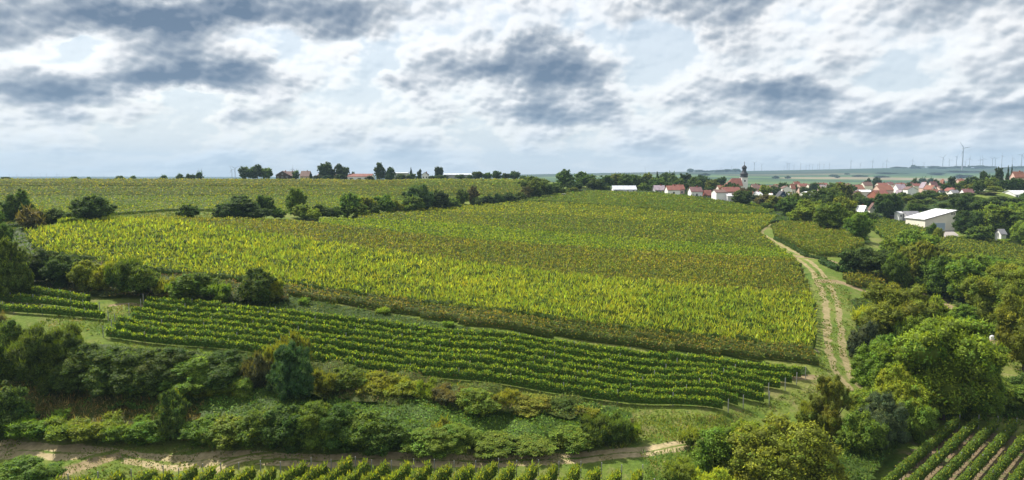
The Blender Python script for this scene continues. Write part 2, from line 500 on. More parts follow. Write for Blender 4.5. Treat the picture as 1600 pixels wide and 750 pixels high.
# ------------------------------------------------------------------ ground sheet
gv = np.stack([GX.ravel(), GY.ravel(), GZ.ravel()], -1)
gr = link('ground', npmesh('ground', gv, grid_faces(len(AV), len(LV)), smooth=True), mat=GROUND)
tag(gr, 'rolling green meadow ground running out to the far hills', 'ground', kind='structure')

def haze():
    m, t, out = newmat('air')
    pv = t.new('ShaderNodeVolumePrincipled')
    pv.inputs['Color'].default_value = (.52, .75, 1.0, 1)
    pv.inputs['Density'].default_value = HAZE_DENSITY
    pv.inputs['Anisotropy'].default_value = 0.0
    t.link(pv.outputs[0], out.inputs['Volume'])
    o = MB().box(-16000, 16000, -60, 9900, float(GZ.min()) - 3, 330).build('haze', m)
    tag(o, 'thin pale blue haze over the distant hills', 'haze', kind='stuff')
HAZE_DENSITY = 0.00009
haze()

def strip(name, pts, width, mat, label, cat='path', lift=.05, across=9):
    """a ribbon laid on the ground along photo points; width in metres"""
    H = [hit(u, v) for u, v in pts]
    P_ = np.array([(h.x, h.y) for h in H])
    # resample with a smooth curve
    tt = np.concatenate([[0], np.cumsum(np.hypot(*np.diff(P_, axis=0).T))])
    s = np.arange(0, tt[-1], .7)
    def cr(vals):
        k = np.clip(np.searchsorted(tt, s, 'right') - 1, 0, len(tt) - 2)
        f = (s - tt[k]) / (tt[k + 1] - tt[k])
        p0, p1, p2, p3 = vals[np.maximum(k - 1, 0)], vals[k], vals[k + 1], vals[np.minimum(k + 2, len(vals) - 1)]
        return .5 * (2 * p1 + (p2 - p0) * f + (2 * p0 - 5 * p1 + 4 * p2 - p3) * f ** 2 + (-p0 + 3 * p1 - 3 * p2 + p3) * f ** 3)
    x, y = cr(P_[:, 0]), cr(P_[:, 1])
    dx, dy = np.gradient(x), np.gradient(y)
    for _ in range(6):
        dx = np.convolve(np.pad(dx, 4, 'edge'), np.ones(9) / 9, 'valid'); dy = np.convolve(np.pad(dy, 4, 'edge'), np.ones(9) / 9, 'valid')
    L = np.hypot(dx, dy) + 1e-9
    nx, ny = -dy / L, dx / L
    wd = np.interp(s / tt[-1], np.linspace(0, 1, len(width)), width) if isinstance(width, (list, tuple)) else np.full(len(s), width)
    f = np.linspace(0, 1, across)
    XX = x[:, None] + nx[:, None] * (f - .5) * wd[:, None]
    YY = y[:, None] + ny[:, None] * (f - .5) * wd[:, None]
    ZZ = T(XX, YY) + lift
    ZZ[:, 0] -= lift + .03; ZZ[:, -1] -= lift + .03
    UV = np.stack([np.broadcast_to(f, XX.shape), np.broadcast_to(s[:, None], XX.shape), np.zeros_like(XX)], -1)
    me = npmesh(name, np.stack([XX, YY, ZZ], -1).reshape(-1, 3), grid_faces(len(s), across), uv=UV.reshape(-1, 3), smooth=True)
    return tag(link(name, me, mat=mat), label, cat, kind='structure')
SOIL_A, SOIL_B = (.225, .195, .088), (.31, .255, .135)
TRK = track_mat('rutted_track', SOIL_A, SOIL_B, [(.36, .07), (.62, .075)], .10)
TRK2 = track_mat('worn_track', (.30, .25, .125), (.42, .34, .20), [(.40, .10), (.62, .10)], .08)
BARE = track_mat('bare_ground', (.21, .165, .085), (.30, .235, .135), [(.5, .25)], .12)
strip('dirt_track', [(1340, 612), (1318, 590), (1308, 560), (1303, 520), (1299, 480), (1288, 445), (1262, 412), (1232, 393), (1202, 376), (1187, 364), (1195, 354), (1215, 344), (1235, 338)], [10, 10, 10, 9.5, 9, 9, 8, 8, 8], TRK, 'rutted sandy track along the right edge of the big vineyard')
strip('dirt_track', [(-40, 700), (80, 706), (200, 716), (330, 720), (420, 719), (560, 719), (700, 720), (850, 719), (960, 711), (1060, 699), (1110, 690), (1150, 680)], [9, 8, 7.5, 7, 6.5, 6, 6], TRK2, 'pale dirt track below the bramble bank', lift=.06)
strip('dirt_track', [(1440, 458), (1470, 468), (1495, 492), (1530, 518), (1565, 540), (1620, 575)], [5, 5, 5, 4, 4], BARE, 'brown dirt path under the trees at the right')
strip('bare_soil', [(60, 752), (110, 735), (150, 722), (190, 712)], [5, 5, 4], BARE, 'bare brown soil patch beside the lower track', lift=.08)
strip('bare_soil', [(330, 745), (350, 730), (380, 720), (430, 714)], [3, 3, 3], TRK2, 'pale stony side track at the vine row ends', lift=.09)
strip('bare_soil', [(1280, 440), (1310, 441), (1345, 453), (1380, 462), (1420, 470)], [8, 8, 5, 4, 4], BARE, 'bare brown soil beside the track fork', lift=.07)
strip('dirt_track', [(1225, 398), (1255, 402), (1285, 405), (1310, 412)], [6, 6, 5, 3], BARE, 'dirt spur turning off the track below the small vineyard', lift=.08)
strip('bare_soil', [(1130, 585), (1180, 588), (1240, 590), (1290, 592)], [3, 3, 3], BARE, 'bare soil strip between the two vineyards', lift=.07)
strip('bare_soil', [(170, 478), (210, 476), (260, 484)], [3, 3], BARE, 'bare soil strip at the head of the green vine rows', lift=.07)
strip('forecourt', [(1475, 374), (1472, 362), (1466, 356)], [14, 13, 8], flat('gravel', (.33, .30, .28), .9, .2, 1.5), 'pale gravel forecourt of the farm hall', 'forecourt', lift=.08)

# ------------------------------------------------------------------ foliage generators
def unit(v):
    return v / (np.linalg.norm(v, axis=-1, keepdims=True) + 1e-9)
def leaves(C, size, aim, aspect=.62, jit=.8, r=None):
    """one kite-shaped leaf per centre; aim = preferred outward normal, jit = how far leaves stray from it"""
    r = r or rng
    n = len(C)
    nrm = unit(aim + r.normal(0, jit, (n, 3)))
    ref = r.normal(0, 1, (n, 3))
    t = unit(np.cross(nrm, ref)); b = np.cross(nrm, t)
    s = np.asarray(size, float) * np.ones(n); s = s[:, None]
    V = np.empty((n, 4, 3))
    V[:, 0] = C + t * s * .5
    V[:, 1] = C + b * s * .5 * aspect + nrm * s * .08
    V[:, 2] = C - t * s * .5
    V[:, 3] = C - b * s * .5 * aspect + nrm * s * .08
    return V.reshape(-1, 3)
def blades(C, h, wd, lean=.35, r=None):
    """upright pointed shoots"""
    r = r or rng
    n = len(C)
    up = unit(np.stack([r.normal(0, lean, n), r.normal(0, lean, n), np.ones(n)], -1))
    an = r.uniform(0, math.pi, n)
    t = np.stack([np.cos(an), np.sin(an), np.zeros(n)], -1)
    h = (np.asarray(h) * np.ones(n))[:, None]; wd = (np.asarray(wd) * np.ones(n))[:, None]
    V = np.empty((n, 4, 3))
    V[:, 0] = C
    V[:, 1] = C + up * h * .55 + t * wd * .5
    V[:, 2] = C + up * h
    V[:, 3] = C + up * h * .45 - t * wd * .5
    return V.reshape(-1, 3)
def tint(n, base, var=.22, hue=.12, accent=None, pacc=0, r=None):
    r = r or rng
    base = np.asarray(base, float)
    k = np.exp(r.normal(0, var, (n, 1)))
    h = 1 + r.normal(0, hue, (n, 1)) * np.array([1.3, 0, -1.0])
    c = base * k * h
    if accent is not None and pacc > 0:
        m = r.random(n) < pacc
        c[m] = np.asarray(accent) * k[m]
    return np.repeat(np.clip(c, .002, .9), 4, 0)
QF = lambda n: np.arange(n * 4).reshape(n, 4)
def vnoise(x, y, f, seed=0):
    """cheap smooth value noise in 0..1"""
    x = np.asarray(x) * f + seed * 17.3; y = np.asarray(y) * f + seed * 9.1
    xi, yi = np.floor(x).astype(np.int64), np.floor(y).astype(np.int64)
    fx, fy = x - xi, y - yi
    fx = fx * fx * (3 - 2 * fx); fy = fy * fy * (3 - 2 * fy)
    def hsh(a, b):
        q = (a * 374761393 + b * 668265263 + seed * 1442695) & 0xffffffff
        q = ((q ^ (q >> 13)) * 1274126177) & 0xffffffff
        return ((q ^ (q >> 16)) & 0xffff) / 65535.
    return (hsh(xi, yi) * (1 - fx) + hsh(xi + 1, yi) * fx) * (1 - fy) + (hsh(xi, yi + 1) * (1 - fx) + hsh(xi + 1, yi + 1) * fx) * fy

# ------------------------------------------------------------------ vine rows
def clip_rows(poly, d_, spacing, jitter=0.0, off=0.0):
    d_ = np.array(d_, float); d_ /= np.hypot(*d_); nn = np.array([-d_[1], d_[0]])
    q = poly @ nn; p = poly @ d_
    segs = []
    k = math.ceil((q.min() - off) / spacing)
    while k * spacing + off < q.max():
        c = k * spacing + off
        xs = []
        for i in range(len(poly)):
            q0, q1 = q[i - 1], q[i]
            if (q0 > c) != (q1 > c):
                xs.append(p[i - 1] + (p[i] - p[i - 1]) * (c - q0) / (q1 - q0))
        xs.sort()
        row = [(a, b) for a, b in zip(xs[::2], xs[1::2]) if b - a > 2.5]
        for a, b in row:
            a += rnd.uniform(-jitter, jitter); b += rnd.uniform(-jitter, jitter)
            segs.append((d_ * a + nn * c, d_ * b + nn * c, k))
        k += 1
    return segs, nn
def row_leaves(p0, p1, h=1.95, base=.55, wd=.55, s0=.24, D0=100., dens=70, col=(.1, .15, .02), shoots=.10, shcol=(.25, .30, .03),
               accent=None, pacc=0, var=.25, gaps=.0, core=True, ragged=.25, shlen=.5, seed=0):
    """leaf mesh data of one trellised vine row from p0 to p1; leaves grow with distance so that far rows stay light"""
    L = float(np.hypot(*(p1 - p0))); d_ = (p1 - p0) / L; nn = np.array([-d_[1], d_[0]])
    Dm = max(40., (p0[1] + p1[1]) / 2)
    k = max(.8, Dm / D0)
    n = int(L * dens / k ** 1.75)
    if n < 4: return None
    u = rng.uniform(0, L, n)
    # plants every 1.3 m make the row lumpy
    lump = vnoise(u, u * 0 + seed, .75, 3) * .6 + vnoise(u, u * 0 + seed, .23, 5) * .4
    if gaps: u = u[(vnoise(u, u * 0 + seed * 1.7, .16, 8) > gaps)]; n = len(u); lump = lump[:0] if n == 0 else vnoise(u, u * 0 + seed, .75, 3) * .6 + vnoise(u, u * 0 + seed, .23, 5) * .4
    hh = h * (1 - ragged + 2 * ragged * lump * .9)
    an = rng.uniform(-.35, math.pi + .35, n)
    rr = .75 + .35 * rng.random(n)
    W_ = wd * (.7 + .6 * lump)
    cs_ = np.cos(an) * rr * W_; sn = np.sin(an)
    zc = base + (hh - base) * np.clip(.5 + .55 * sn * rr, 0, 1.15) * 1.0
    low = rng.random(n) < .30
    zc = np.where(low, base + (hh - base) * rng.random(n) * .8, zc)
    x = p0[0] + d_[0] * u + nn[0] * cs_; y = p0[1] + d_[1] * u + nn[1] * cs_
    z = T(x, y) + zc
    C = np.stack([x, y, z], -1)
    aim = np.stack([nn[0] * np.cos(an), nn[1] * np.cos(an), np.maximum(sn, .1) + .25], -1)
    sz = s0 * k ** .9 * rng.uniform(.65, 1.35, n)
    V = [leaves(C, sz, aim, .75, .65)]
    cc = [tint(n, col, var, .12, accent, pacc)]
    m = int(n * shoots)
    if m > 1:
        i = rng.integers(0, n, m)
        u2 = u[i]; off = rng.normal(0, wd * .55, m)
        x = p0[0] + d_[0] * u2 + nn[0] * off; y = p0[1] + d_[1] * u2 + nn[1] * off
        z = T(x, y) + hh[i] - .25
        V.append(blades(np.stack([x, y, z], -1), shlen * rng.uniform(.6, 1.5, m) * k ** .25, .17 * k ** .85 * rng.uniform(.7, 1.3, m), .5))
        cc.append(tint(m, shcol, var * .8, .10))
    V = np.vstack(V); cc = np.vstack(cc)
    F = QF(len(V) // 4)
    if core:
        ns = max(2, int(L / (1.6 * k)))
        t_ = np.linspace(0, L, ns)
        lp = vnoise(t_, t_ * 0 + seed, .75, 3) * .6 + vnoise(t_, t_ * 0 + seed, .23, 5) * .4
        hc = base + (h * (1 - ragged + 2 * ragged * lp * .9) - base) * .80
        wc = wd * .55 * (.7 + .6 * lp)
        rings = []
        for o_, zz in ((-1, 0), (-.7, 1), (.7, 1), (1, 0)):
            x = p0[0] + d_[0] * t_ + nn[0] * o_ * wc; y = p0[1] + d_[1] * t_ + nn[1] * o_ * wc
            rings.append(np.stack([x, y, T(x, y) + (hc if zz else base * .9)], -1))
        CV = np.stack(rings, 1).reshape(-1, 3)
        CF = grid_faces(ns, 4, len(V))
        V = np.vstack([V, CV]); F = np.vstack([F, CF])
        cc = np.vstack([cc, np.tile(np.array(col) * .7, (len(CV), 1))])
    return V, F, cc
def merge(parts):
    parts = [p for p in parts if p is not None]
    off = 0; VV, FF, CC = [], [], []
    for V, F, c in parts:
        VV.append(V); FF.append(F + off); CC.append(c); off += len(V)
    return np.vstack(VV), np.vstack(FF), np.vstack(CC)
def mass_field(name, poly, d_, spacing, label, cat, **kw):
    segs, nn = clip_rows(poly, d_, spacing, .6)
    P_ = []
    for a, b, k in segs:
        L = np.hypot(*(b - a)); m = max(1, int(L / 25))
        for i in range(m):
            P_.append(row_leaves(a + (b - a) * i / m, a + (b - a) * (i + 1) / m, seed=k, **kw))
    V, F, c = merge(P_)
    # real patchiness of the crop: some plants are paler or browner
    pn = vnoise(V[:, 0], V[:, 1], .11, 2)[:, None] * .6 + vnoise(V[:, 0], V[:, 1], .4, 6)[:, None] * .4
    c = c * (1 + (pn - .5) * np.array([.5, .3, .3]))
    o = link(name, npmesh(name, V, F, c), mat=LEAF)
    return tag(o, label, cat, kind='stuff')
ORD = ['first', 'second', 'third', 'fourth', 'fifth', 'sixth', 'seventh', 'eighth', 'ninth', 'tenth', 'eleventh', 'twelfth', 'thirteenth', 'fourteenth', 'fifteenth', 'sixteenth', 'seventeenth', 'eighteenth', 'nineteenth', 'twentieth',
       'twenty-first', 'twenty-second', 'twenty-third', 'twenty-fourth', 'twenty-fifth', 'twenty-sixth', 'twenty-seventh', 'twenty-eighth', 'twenty-ninth', 'thirtieth']
ORD += ['thirty-' + q for q in ORD[:9]] + ['fortieth'] + ['forty-' + q for q in ORD[:9]] + ['fiftieth'] + ['fifty-' + q for q in ORD[:9]]
STEM = MB().tube([(0, 0, -.15), (.05, .02, .4), (-.03, 0, .8), (.02, 0, 1.2)], [.06, .045, .035, .03], 5).mesh('vine_stem', BARK)
def row_things(poly, d_, spacing, labelf, group, order=1, posts=0, postend=True, off=0.0, stems=False, **kw):
    """every row is a thing: foliage with its trellis posts as parts"""
    segs, nn = clip_rows(poly, d_, spacing, .5, off)
    segs.sort(key=lambda s: s[2] * order)
    merged = {}
    for a, b, k in segs: merged.setdefault(k, []).append((a, b))
    for i, k in enumerate(sorted(merged, key=lambda q: q * order)):
        pr = []
        for a, b in merged[k]:
            L = np.hypot(*(b - a)); m = max(1, int(L / 30))
            for j in range(m):
                pr.append(row_leaves(a + (b - a) * j / m, a + (b - a) * (j + 1) / m, seed=k, **kw))
        V, F, c = merge(pr)
        a, b = merged[k][0][0], merged[k][-1][1]
        root = empty('vine_row', (a[0], a[1], float(T(a[0], a[1]))))
        tag(root, labelf(i), 'vine row', group)
        V = V - np.array(root.location)
        link('foliage', npmesh('vine_foliage', V, F, c), root, LEAF)
        if posts:
            L = np.hypot(*(b - a)); m = max(1, int(L / posts))
            for j in range(m + 1):
                p = a + (b - a) * j / m
                e_ = (b - a) / L * (-.9 if j == 0 else .9 if j == m else 0)
                mb = MB(); z = float(T(p[0], p[1])) - root.location.z
                mb.box(p[0] + e_[0] - root.location.x - .05, p[0] + e_[0] - root.location.x + .05, p[1] + e_[1] - root.location.y - .05, p[1] + e_[1] - root.location.y + .05, z - .2, z + 2.15)
                mb.build('post', WOODPOST, root)
        if stems:      # woody vine trunks under the leaves, one part each
            L = np.hypot(*(b - a))
            for q in np.arange(.6, L - .3, 1.3)[:95]:
                p = a + (b - a) / L * q
                o = link('vine_stem', STEM, root)
                o.location = (p[0] - root.location.x, p[1] - root.location.y, float(T(p[0], p[1])) - root.location.z)
                o.rotation_euler = (0, 0, rnd.uniform(0, 6))

def row_curves(front, back, n, labelf, group, posts=9, **kw):
    def resample(pts, m=40):
        P_ = np.array([[*hit(u, v)[:2]] for u, v in pts])
        q = np.concatenate([[0], np.cumsum(np.hypot(*np.diff(P_, axis=0).T))]); q /= q[-1]
        t = np.linspace(0, 1, m)
        return np.stack([np.interp(t, q, P_[:, 0]), np.interp(t, q, P_[:, 1])], -1)
    A_, B_ = resample(front), resample(back)
    for i in range(n):
        f = i / (n - 1)
        C_ = A_ * (1 - f) + B_ * f
        for _ in range(3): C_[1:-1] = (C_[:-2] + 2 * C_[1:-1] + C_[2:]) / 4
        e0, e1 = rnd.uniform(-1.5, 1.5), rnd.uniform(-1.5, 1.5)
        C_[0] += e0 * unit(C_[1] - C_[0]); C_[-1] += e1 * unit(C_[-1] - C_[-2])
        pr = [row_leaves(C_[j], C_[j + 1], seed=i * 50 + j, **kw) for j in range(len(C_) - 1)]
        V, F, c = merge(pr)
        root = empty('vine_row', (C_[0][0], C_[0][1], float(T(*C_[0]))))
        tag(root, labelf(i), 'vine row', group)
        link('foliage', npmesh('vine_foliage', V - np.array(root.location), F, c), root, LEAF)
        for j in range(0, len(C_), 3):
            p = C_[j] + (0 if 0 < j < len(C_) - 1 else 1) * unit(C_[j] - C_[1 if j == 0 else -2]) * .8
            x, y = p - np.array(root.location[:2]); z = float(T(*p)) - root.location.z
            MB().box(x - .05, x + .05, y - .05, y + .05, z - .2, z + 2.1).build('post', WOODPOST, root)
# edge lines of the big field, as read off the photograph
def ip(pts):
    xs, vs = zip(*pts)
    return lambda u: float(np.interp(u, xs, vs))
E0 = ip([(60, 405), (200, 432), (330, 446), (450, 466), (600, 490), (800, 521), (1000, 549), (1200, 566), (1272, 572)])
E1 = ip([(60, 400), (200, 426), (330, 441), (450, 456), (600, 475), (800, 502), (1000, 527), (1200, 549), (1275, 555)])
E2 = ip([(60, 352), (230, 349), (350, 363), (500, 386), (654, 407), (800, 429), (977, 448), (1200, 466), (1275, 472)])
E3 = ip([(200, 346), (450, 350), (700, 378), (950, 397), (1100, 405), (1240, 412)])
E4 = ip([(450, 346), (600, 350), (700, 354), (850, 368), (1000, 380), (1235, 396)])
E5 = ip([(520, 340), (700, 336), (850, 340), (1090, 356), (1200, 366)])
E6 = ip([(620, 332), (750, 322), (850, 319), (1000, 330), (1100, 338), (1200, 340)])
def band(lo, hi, u0, u1, r0=0, r1=0):
    """polygon between two edge lines (lo = nearer)"""
    m = max(2, int((u1 - u0) / 60))
    us = np.linspace(u0, u1, m)
    return [(float(u), lo(u)) for u in us] + [(float(u) if r1 == 0 else float(u), hi(u)) for u in us[::-1]]
def rightedge(v):     # right-hand margin of the field
    return float(np.interp(v, [338, 350, 362, 412, 440, 480, 520, 572], [1222, 1200, 1178, 1246, 1262, 1272, 1276, 1274]))
def fix(pts):
    return [(min(u, rightedge(v) + 0.0), v) for u, v in pts]
DMAIN = (86, -26)
BR = dict(s0=.30, D0=110, dens=42, h=1.9, base=.3, wd=.72, core=True)
mass_field('brown_green_vines', wpoly(fix(band(E0, E1, 450, 1276))), DMAIN, 2.05, 'browning strip of vines along the near edge of the big vineyard', 'vines',
           col=(.110, .150, .022), shcol=(.26, .24, .04), shoots=.16, accent=(.22, .16, .035), pacc=.22, var=.32, **BR)
mass_field('bright_vines', wpoly(fix([(40, 372), (60, 400)] + band(E1, E2, 130, 1276))), DMAIN, 2.25, 'bright yellow green vines filling the near part of the big vineyard', 'vines',
           col=(.092, .155, .020), shcol=(.32, .385, .040), shoots=.40, shlen=.95, accent=(.26, .29, .025), pacc=.30, var=.36, ragged=.42, **dict(BR, wd=.62, dens=36))
mass_field('olive_vines', wpoly(fix(band(E2, E3, 232, 1272))), DMAIN, 2.05, 'dull olive vines in the middle of the big vineyard', 'vines',
           col=(.120, .160, .020), shcol=(.28, .30, .035), shoots=.20, shlen=.6, accent=(.22, .17, .035), pacc=.26, var=.32, **BR)
mass_field('fresh_vines', wpoly(fix(band(E3, E4, 500, 1244))), DMAIN, 2.1, 'fresh green band of vines beyond the olive ones', 'vines',
           col=(.125, .200, .018), shcol=(.32, .40, .03), shoots=.28, accent=(.23, .25, .03), pacc=.12, var=.25, **BR)
BR2 = dict(BR); BR2.update(dens=34, base=.25)
mass_field('muted_vines', wpoly(fix(band(E4, E5, 560, 1220))), DMAIN, 2.3, 'muted green vines in the back half of the big vineyard', 'vines',
           col=(.120, .172, .020), shcol=(.30, .34, .03), shoots=.20, accent=(.19, .16, .035), pacc=.15, var=.28, **BR2)
mass_field('yellow_vines', wpoly(fix(band(E5, E6, 640, 1216))), DMAIN, 2.5, 'yellowish vines near the back of the big vineyard', 'vines',
           col=(.160, .215, .018), shcol=(.36, .39, .03), shoots=.25, accent=(.26, .25, .03), pacc=.2, var=.28, **BR2)
farp = [(760, 321), (850, 317), (1000, 328), (1100, 336), (1195, 337), (1212, 331), (1180, 322), (1100, 313), (1040, 306), (1000, 304), (930, 301), (870, 305), (800, 313)]
mass_field('distant_green_vines', wpoly(farp), DMAIN, 2.8, 'green vines on the crest in front of the white houses', 'vines',
           col=(.140, .205, .018), shcol=(.26, .30, .03), shoots=.08, accent=(.22, .21, .03), pacc=.10, var=.22, **BR2)
# the field behind the hedgerow, up to the ridge
HL = ip([(-160, 352), (60, 352), (150, 348), (200, 331), (330, 331), (420, 334), (600, 330), (700, 318), (820, 306)])
def leftband(v0, v1, u0=-160, u1=822):
    return [(float(u), min(v0, HL(u))) for u in np.linspace(u0, u1, 12)] + [(float(u), v1) for u in np.linspace(u1, u0, 12)]
FL = dict(s0=.30, D0=110, dens=26, h=1.7, base=.2, wd=.9, core=True, ragged=.2)
DL = (100, -6)
mass_field('hedge_side_vines', wpoly(leftband(353, 309, -160, 780), 20), DL, 3.1, 'green vines just behind the bushy hedgerow', 'vines', col=(.155, .220, .022), shcol=(.34, .38, .03), shoots=.10, accent=(.24, .24, .03), pacc=.12, var=.2, **FL)
mass_field('upper_vines', wpoly(leftband(308, 294), 20), DL, 4.2, 'olive and green vines halfway up to the ridge', 'vines', col=(.165, .215, .024), shcol=(.36, .36, .03), shoots=.08, accent=(.25, .23, .035), pacc=.2, var=.2, **FL)
mass_field('ridge_vines', wpoly(leftband(293, 282, -160, 640), 20, 610), DL, 6.5, 'yellowing vines along the ridge below the farm', 'vines', col=(.200, .235, .024), shcol=(.38, .34, .04), shoots=.05, accent=(.30, .26, .035), pacc=.25, var=.18, **FL)
mass_field('farm_side_crop', wpoly([(640, 293), (822, 293), (822, 283), (800, 282), (640, 281.5)], 20, 610), DL, 6.5, 'pale green crop between the farm and the tree belt', 'crop', col=(.20, .26, .03), shcol=(.36, .38, .04), shoots=.05, accent=(.30, .28, .04), pacc=.2, var=.2, **FL)
# small plots right of the track
mass_field('small_plot_vines', wpoly([(1206, 356), (1212, 372), (1240, 386), (1275, 401), (1312, 402), (1352, 384), (1335, 372), (1300, 358), (1262, 350), (1225, 350)]), DMAIN, 2.2,
           'olive vines of the small plot between track and dark trees', 'vines', col=(.140, .185, .020), shcol=(.25, .27, .03), shoots=.14, accent=(.22, .17, .035), pacc=.14, var=.28, **BR)
mass_field('track_side_vines', wpoly([(1318, 436), (1330, 452), (1352, 452), (1395, 446), (1385, 436), (1345, 430)]), (60, -30), 2.1,
           'small block of yellowing vines at the track fork', 'vines', col=(.14, .16, .02), shcol=(.30, .28, .03), shoots=.16, accent=(.26, .20, .03), pacc=.2, var=.28, **BR)

# countable rows: green terrace in the middle
RK = dict(h=1.72, base=.40, wd=.42, s0=.25, D0=105, dens=135, col=(.098, .180, .020), shcol=(.30, .40, .035), shoots=.17, shlen=.42, accent=(.17, .15, .03), pacc=.05, var=.34, ragged=.30)  # pale shoot growth, boosted to put lit row tops into the colour
row_curves([(160, 527), (300, 542), (450, 562), (600, 582), (700, 595), (850, 614), (1000, 633), (1140, 646)],
           [(237, 477), (330, 485), (450, 500), (600, 514), (750, 533), (880, 549), (1000, 564), (1130, 578), (1258, 592)], 7,
           lambda i: f'{ORD[i]} dark green vine row from the front of the middle terrace', 'vine rows on the middle terrace', **RK)
row_curves([(-80, 486), (20, 490), (90, 494), (155, 500)], [(-80, 456), (0, 458), (80, 465), (145, 476)], 3,
           lambda i: f'{ORD[i]} vine row from the front of the short left plot', 'short vine rows at the left', **RK)
# rows at the bottom edge of the picture
BOT = wpoly([(40, 800), (80, 772), (170, 764), (250, 760), (330, 758), (420, 752), (470, 744), (600, 746), (700, 748), (800, 748), (900, 752), (1000, 757), (1020, 775), (1020, 830), (500, 840)], 8)
row_things(BOT, (3.8, 6.8), 2.3, lambda i: f'{ORD[i]} bright vine row from the left along the lower track', 'vine rows below the lower track', order=-1, posts=6,
           h=2.15, base=.5, wd=.50, s0=.25, D0=85, dens=125, col=(.105, .165, .016), shcol=(.30, .36, .03), shoots=.16, shlen=.55, var=.26, accent=(.24, .27, .03), pacc=.2, ragged=.30)
RGT = wpoly([(1365, 775), (1415, 715), (1475, 671), (1500, 672), (1560, 677), (1620, 684), (1700, 690), (1720, 790)], 8)
row_things(RGT, (17.3, 15.6), 1.95, lambda i: f'{ORD[i]} trimmed vine row from the left in the bottom right plot', 'trimmed vine rows at the bottom right', order=-1, posts=5, stems=True,
           h=2.1, base=.85, wd=.44, s0=.22, D0=88, dens=140, col=(.105, .165, .022), shcol=(.26, .33, .035), shoots=.07, shlen=.3, var=.22, ragged=.10)
# soil between the trimmed rows
def region_sheet(name, poly, mat, label, lift=.06, step=1.2, cat='soil'):
    x0, y0 = poly.min(0); x1, y1 = poly.max(0)
    xs = np.arange(x0, x1 + step, step); ys = np.arange(y0, y1 + step, step)
    XX, YY = np.meshgrid(xs, ys, indexing='ij')
    V = np.stack([XX, YY, T(XX, YY) + lift], -1).reshape(-1, 3)
    F = grid_faces(len(xs), len(ys))
    cxy = V[F].mean(1)
    F = F[inpoly(cxy[:, 0], cxy[:, 1], poly)]
    o = link(name, npmesh(name, V, F, smooth=True), mat=mat)
    return tag(o, label, cat, kind='structure')
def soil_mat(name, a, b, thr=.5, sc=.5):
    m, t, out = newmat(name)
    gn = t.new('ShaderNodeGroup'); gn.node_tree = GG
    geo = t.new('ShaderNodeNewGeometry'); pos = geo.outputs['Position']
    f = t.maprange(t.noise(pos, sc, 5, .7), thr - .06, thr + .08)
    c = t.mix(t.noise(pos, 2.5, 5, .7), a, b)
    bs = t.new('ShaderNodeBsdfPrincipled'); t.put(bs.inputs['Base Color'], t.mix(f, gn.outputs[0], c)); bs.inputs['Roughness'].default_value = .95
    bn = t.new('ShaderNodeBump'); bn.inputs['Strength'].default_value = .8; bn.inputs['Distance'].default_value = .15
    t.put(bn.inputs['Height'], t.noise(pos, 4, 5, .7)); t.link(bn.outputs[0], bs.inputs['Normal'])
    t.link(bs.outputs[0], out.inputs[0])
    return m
def grow(poly, k=1.04):
    c = poly.mean(0); return c + (poly - c) * k
region_sheet('vineyard_soil', grow(RGT, .985), soil_mat('tilled_soil', (.17, .12, .065), (.25, .185, .105), .42, .35), 'brown tilled soil between the trimmed rows', cat='soil')
region_sheet('vineyard_soil', BOT, soil_mat('patchy_soil', (.19, .15, .08), (.28, .225, .13), .52, .45), 'patchy soil between the lower vine rows')
region_sheet('vineyard_soil', wpoly(fix(band(E1, E2, 130, 1270))), soil_mat('field_soil', (.06, .055, .03), (.11, .09, .05), .35, .3), 'dark soil under the big vineyard', step=2.0)  # soil tones darker than in the other plots
# rows by the farm hall
BRN = wpoly([(1352, 352), (1366, 345), (1400, 346), (1420, 349), (1462, 364), (1472, 378), (1462, 396), (1420, 396), (1380, 375)], 8)
row_things(BRN, (22, -17), 2.7, lambda i: f'{ORD[i]} vine row from the left on the slope below the farm hall', 'vine rows below the farm hall', order=-1,
           h=1.8, base=.4, wd=.6, s0=.27, D0=105, dens=90, col=(.095, .15, .02), shcol=(.26, .30, .03), shoots=.14, var=.26, ragged=.2)
BR3 = wpoly([(1455, 386), (1480, 374), (1540, 378), (1610, 392), (1660, 402), (1640, 420), (1560, 410), (1500, 402)], 8)
row_things(BR3, (24, -10), 2.9, lambda i: f'{ORD[i]} vine row from the back on the plot right of the forecourt', 'vine rows right of the forecourt', order=-1,
           h=1.8, base=.4, wd=.6, s0=.27, D0=105, dens=90, col=(.105, .15, .02), shcol=(.27, .30, .03), shoots=.14, var=.26, ragged=.2)

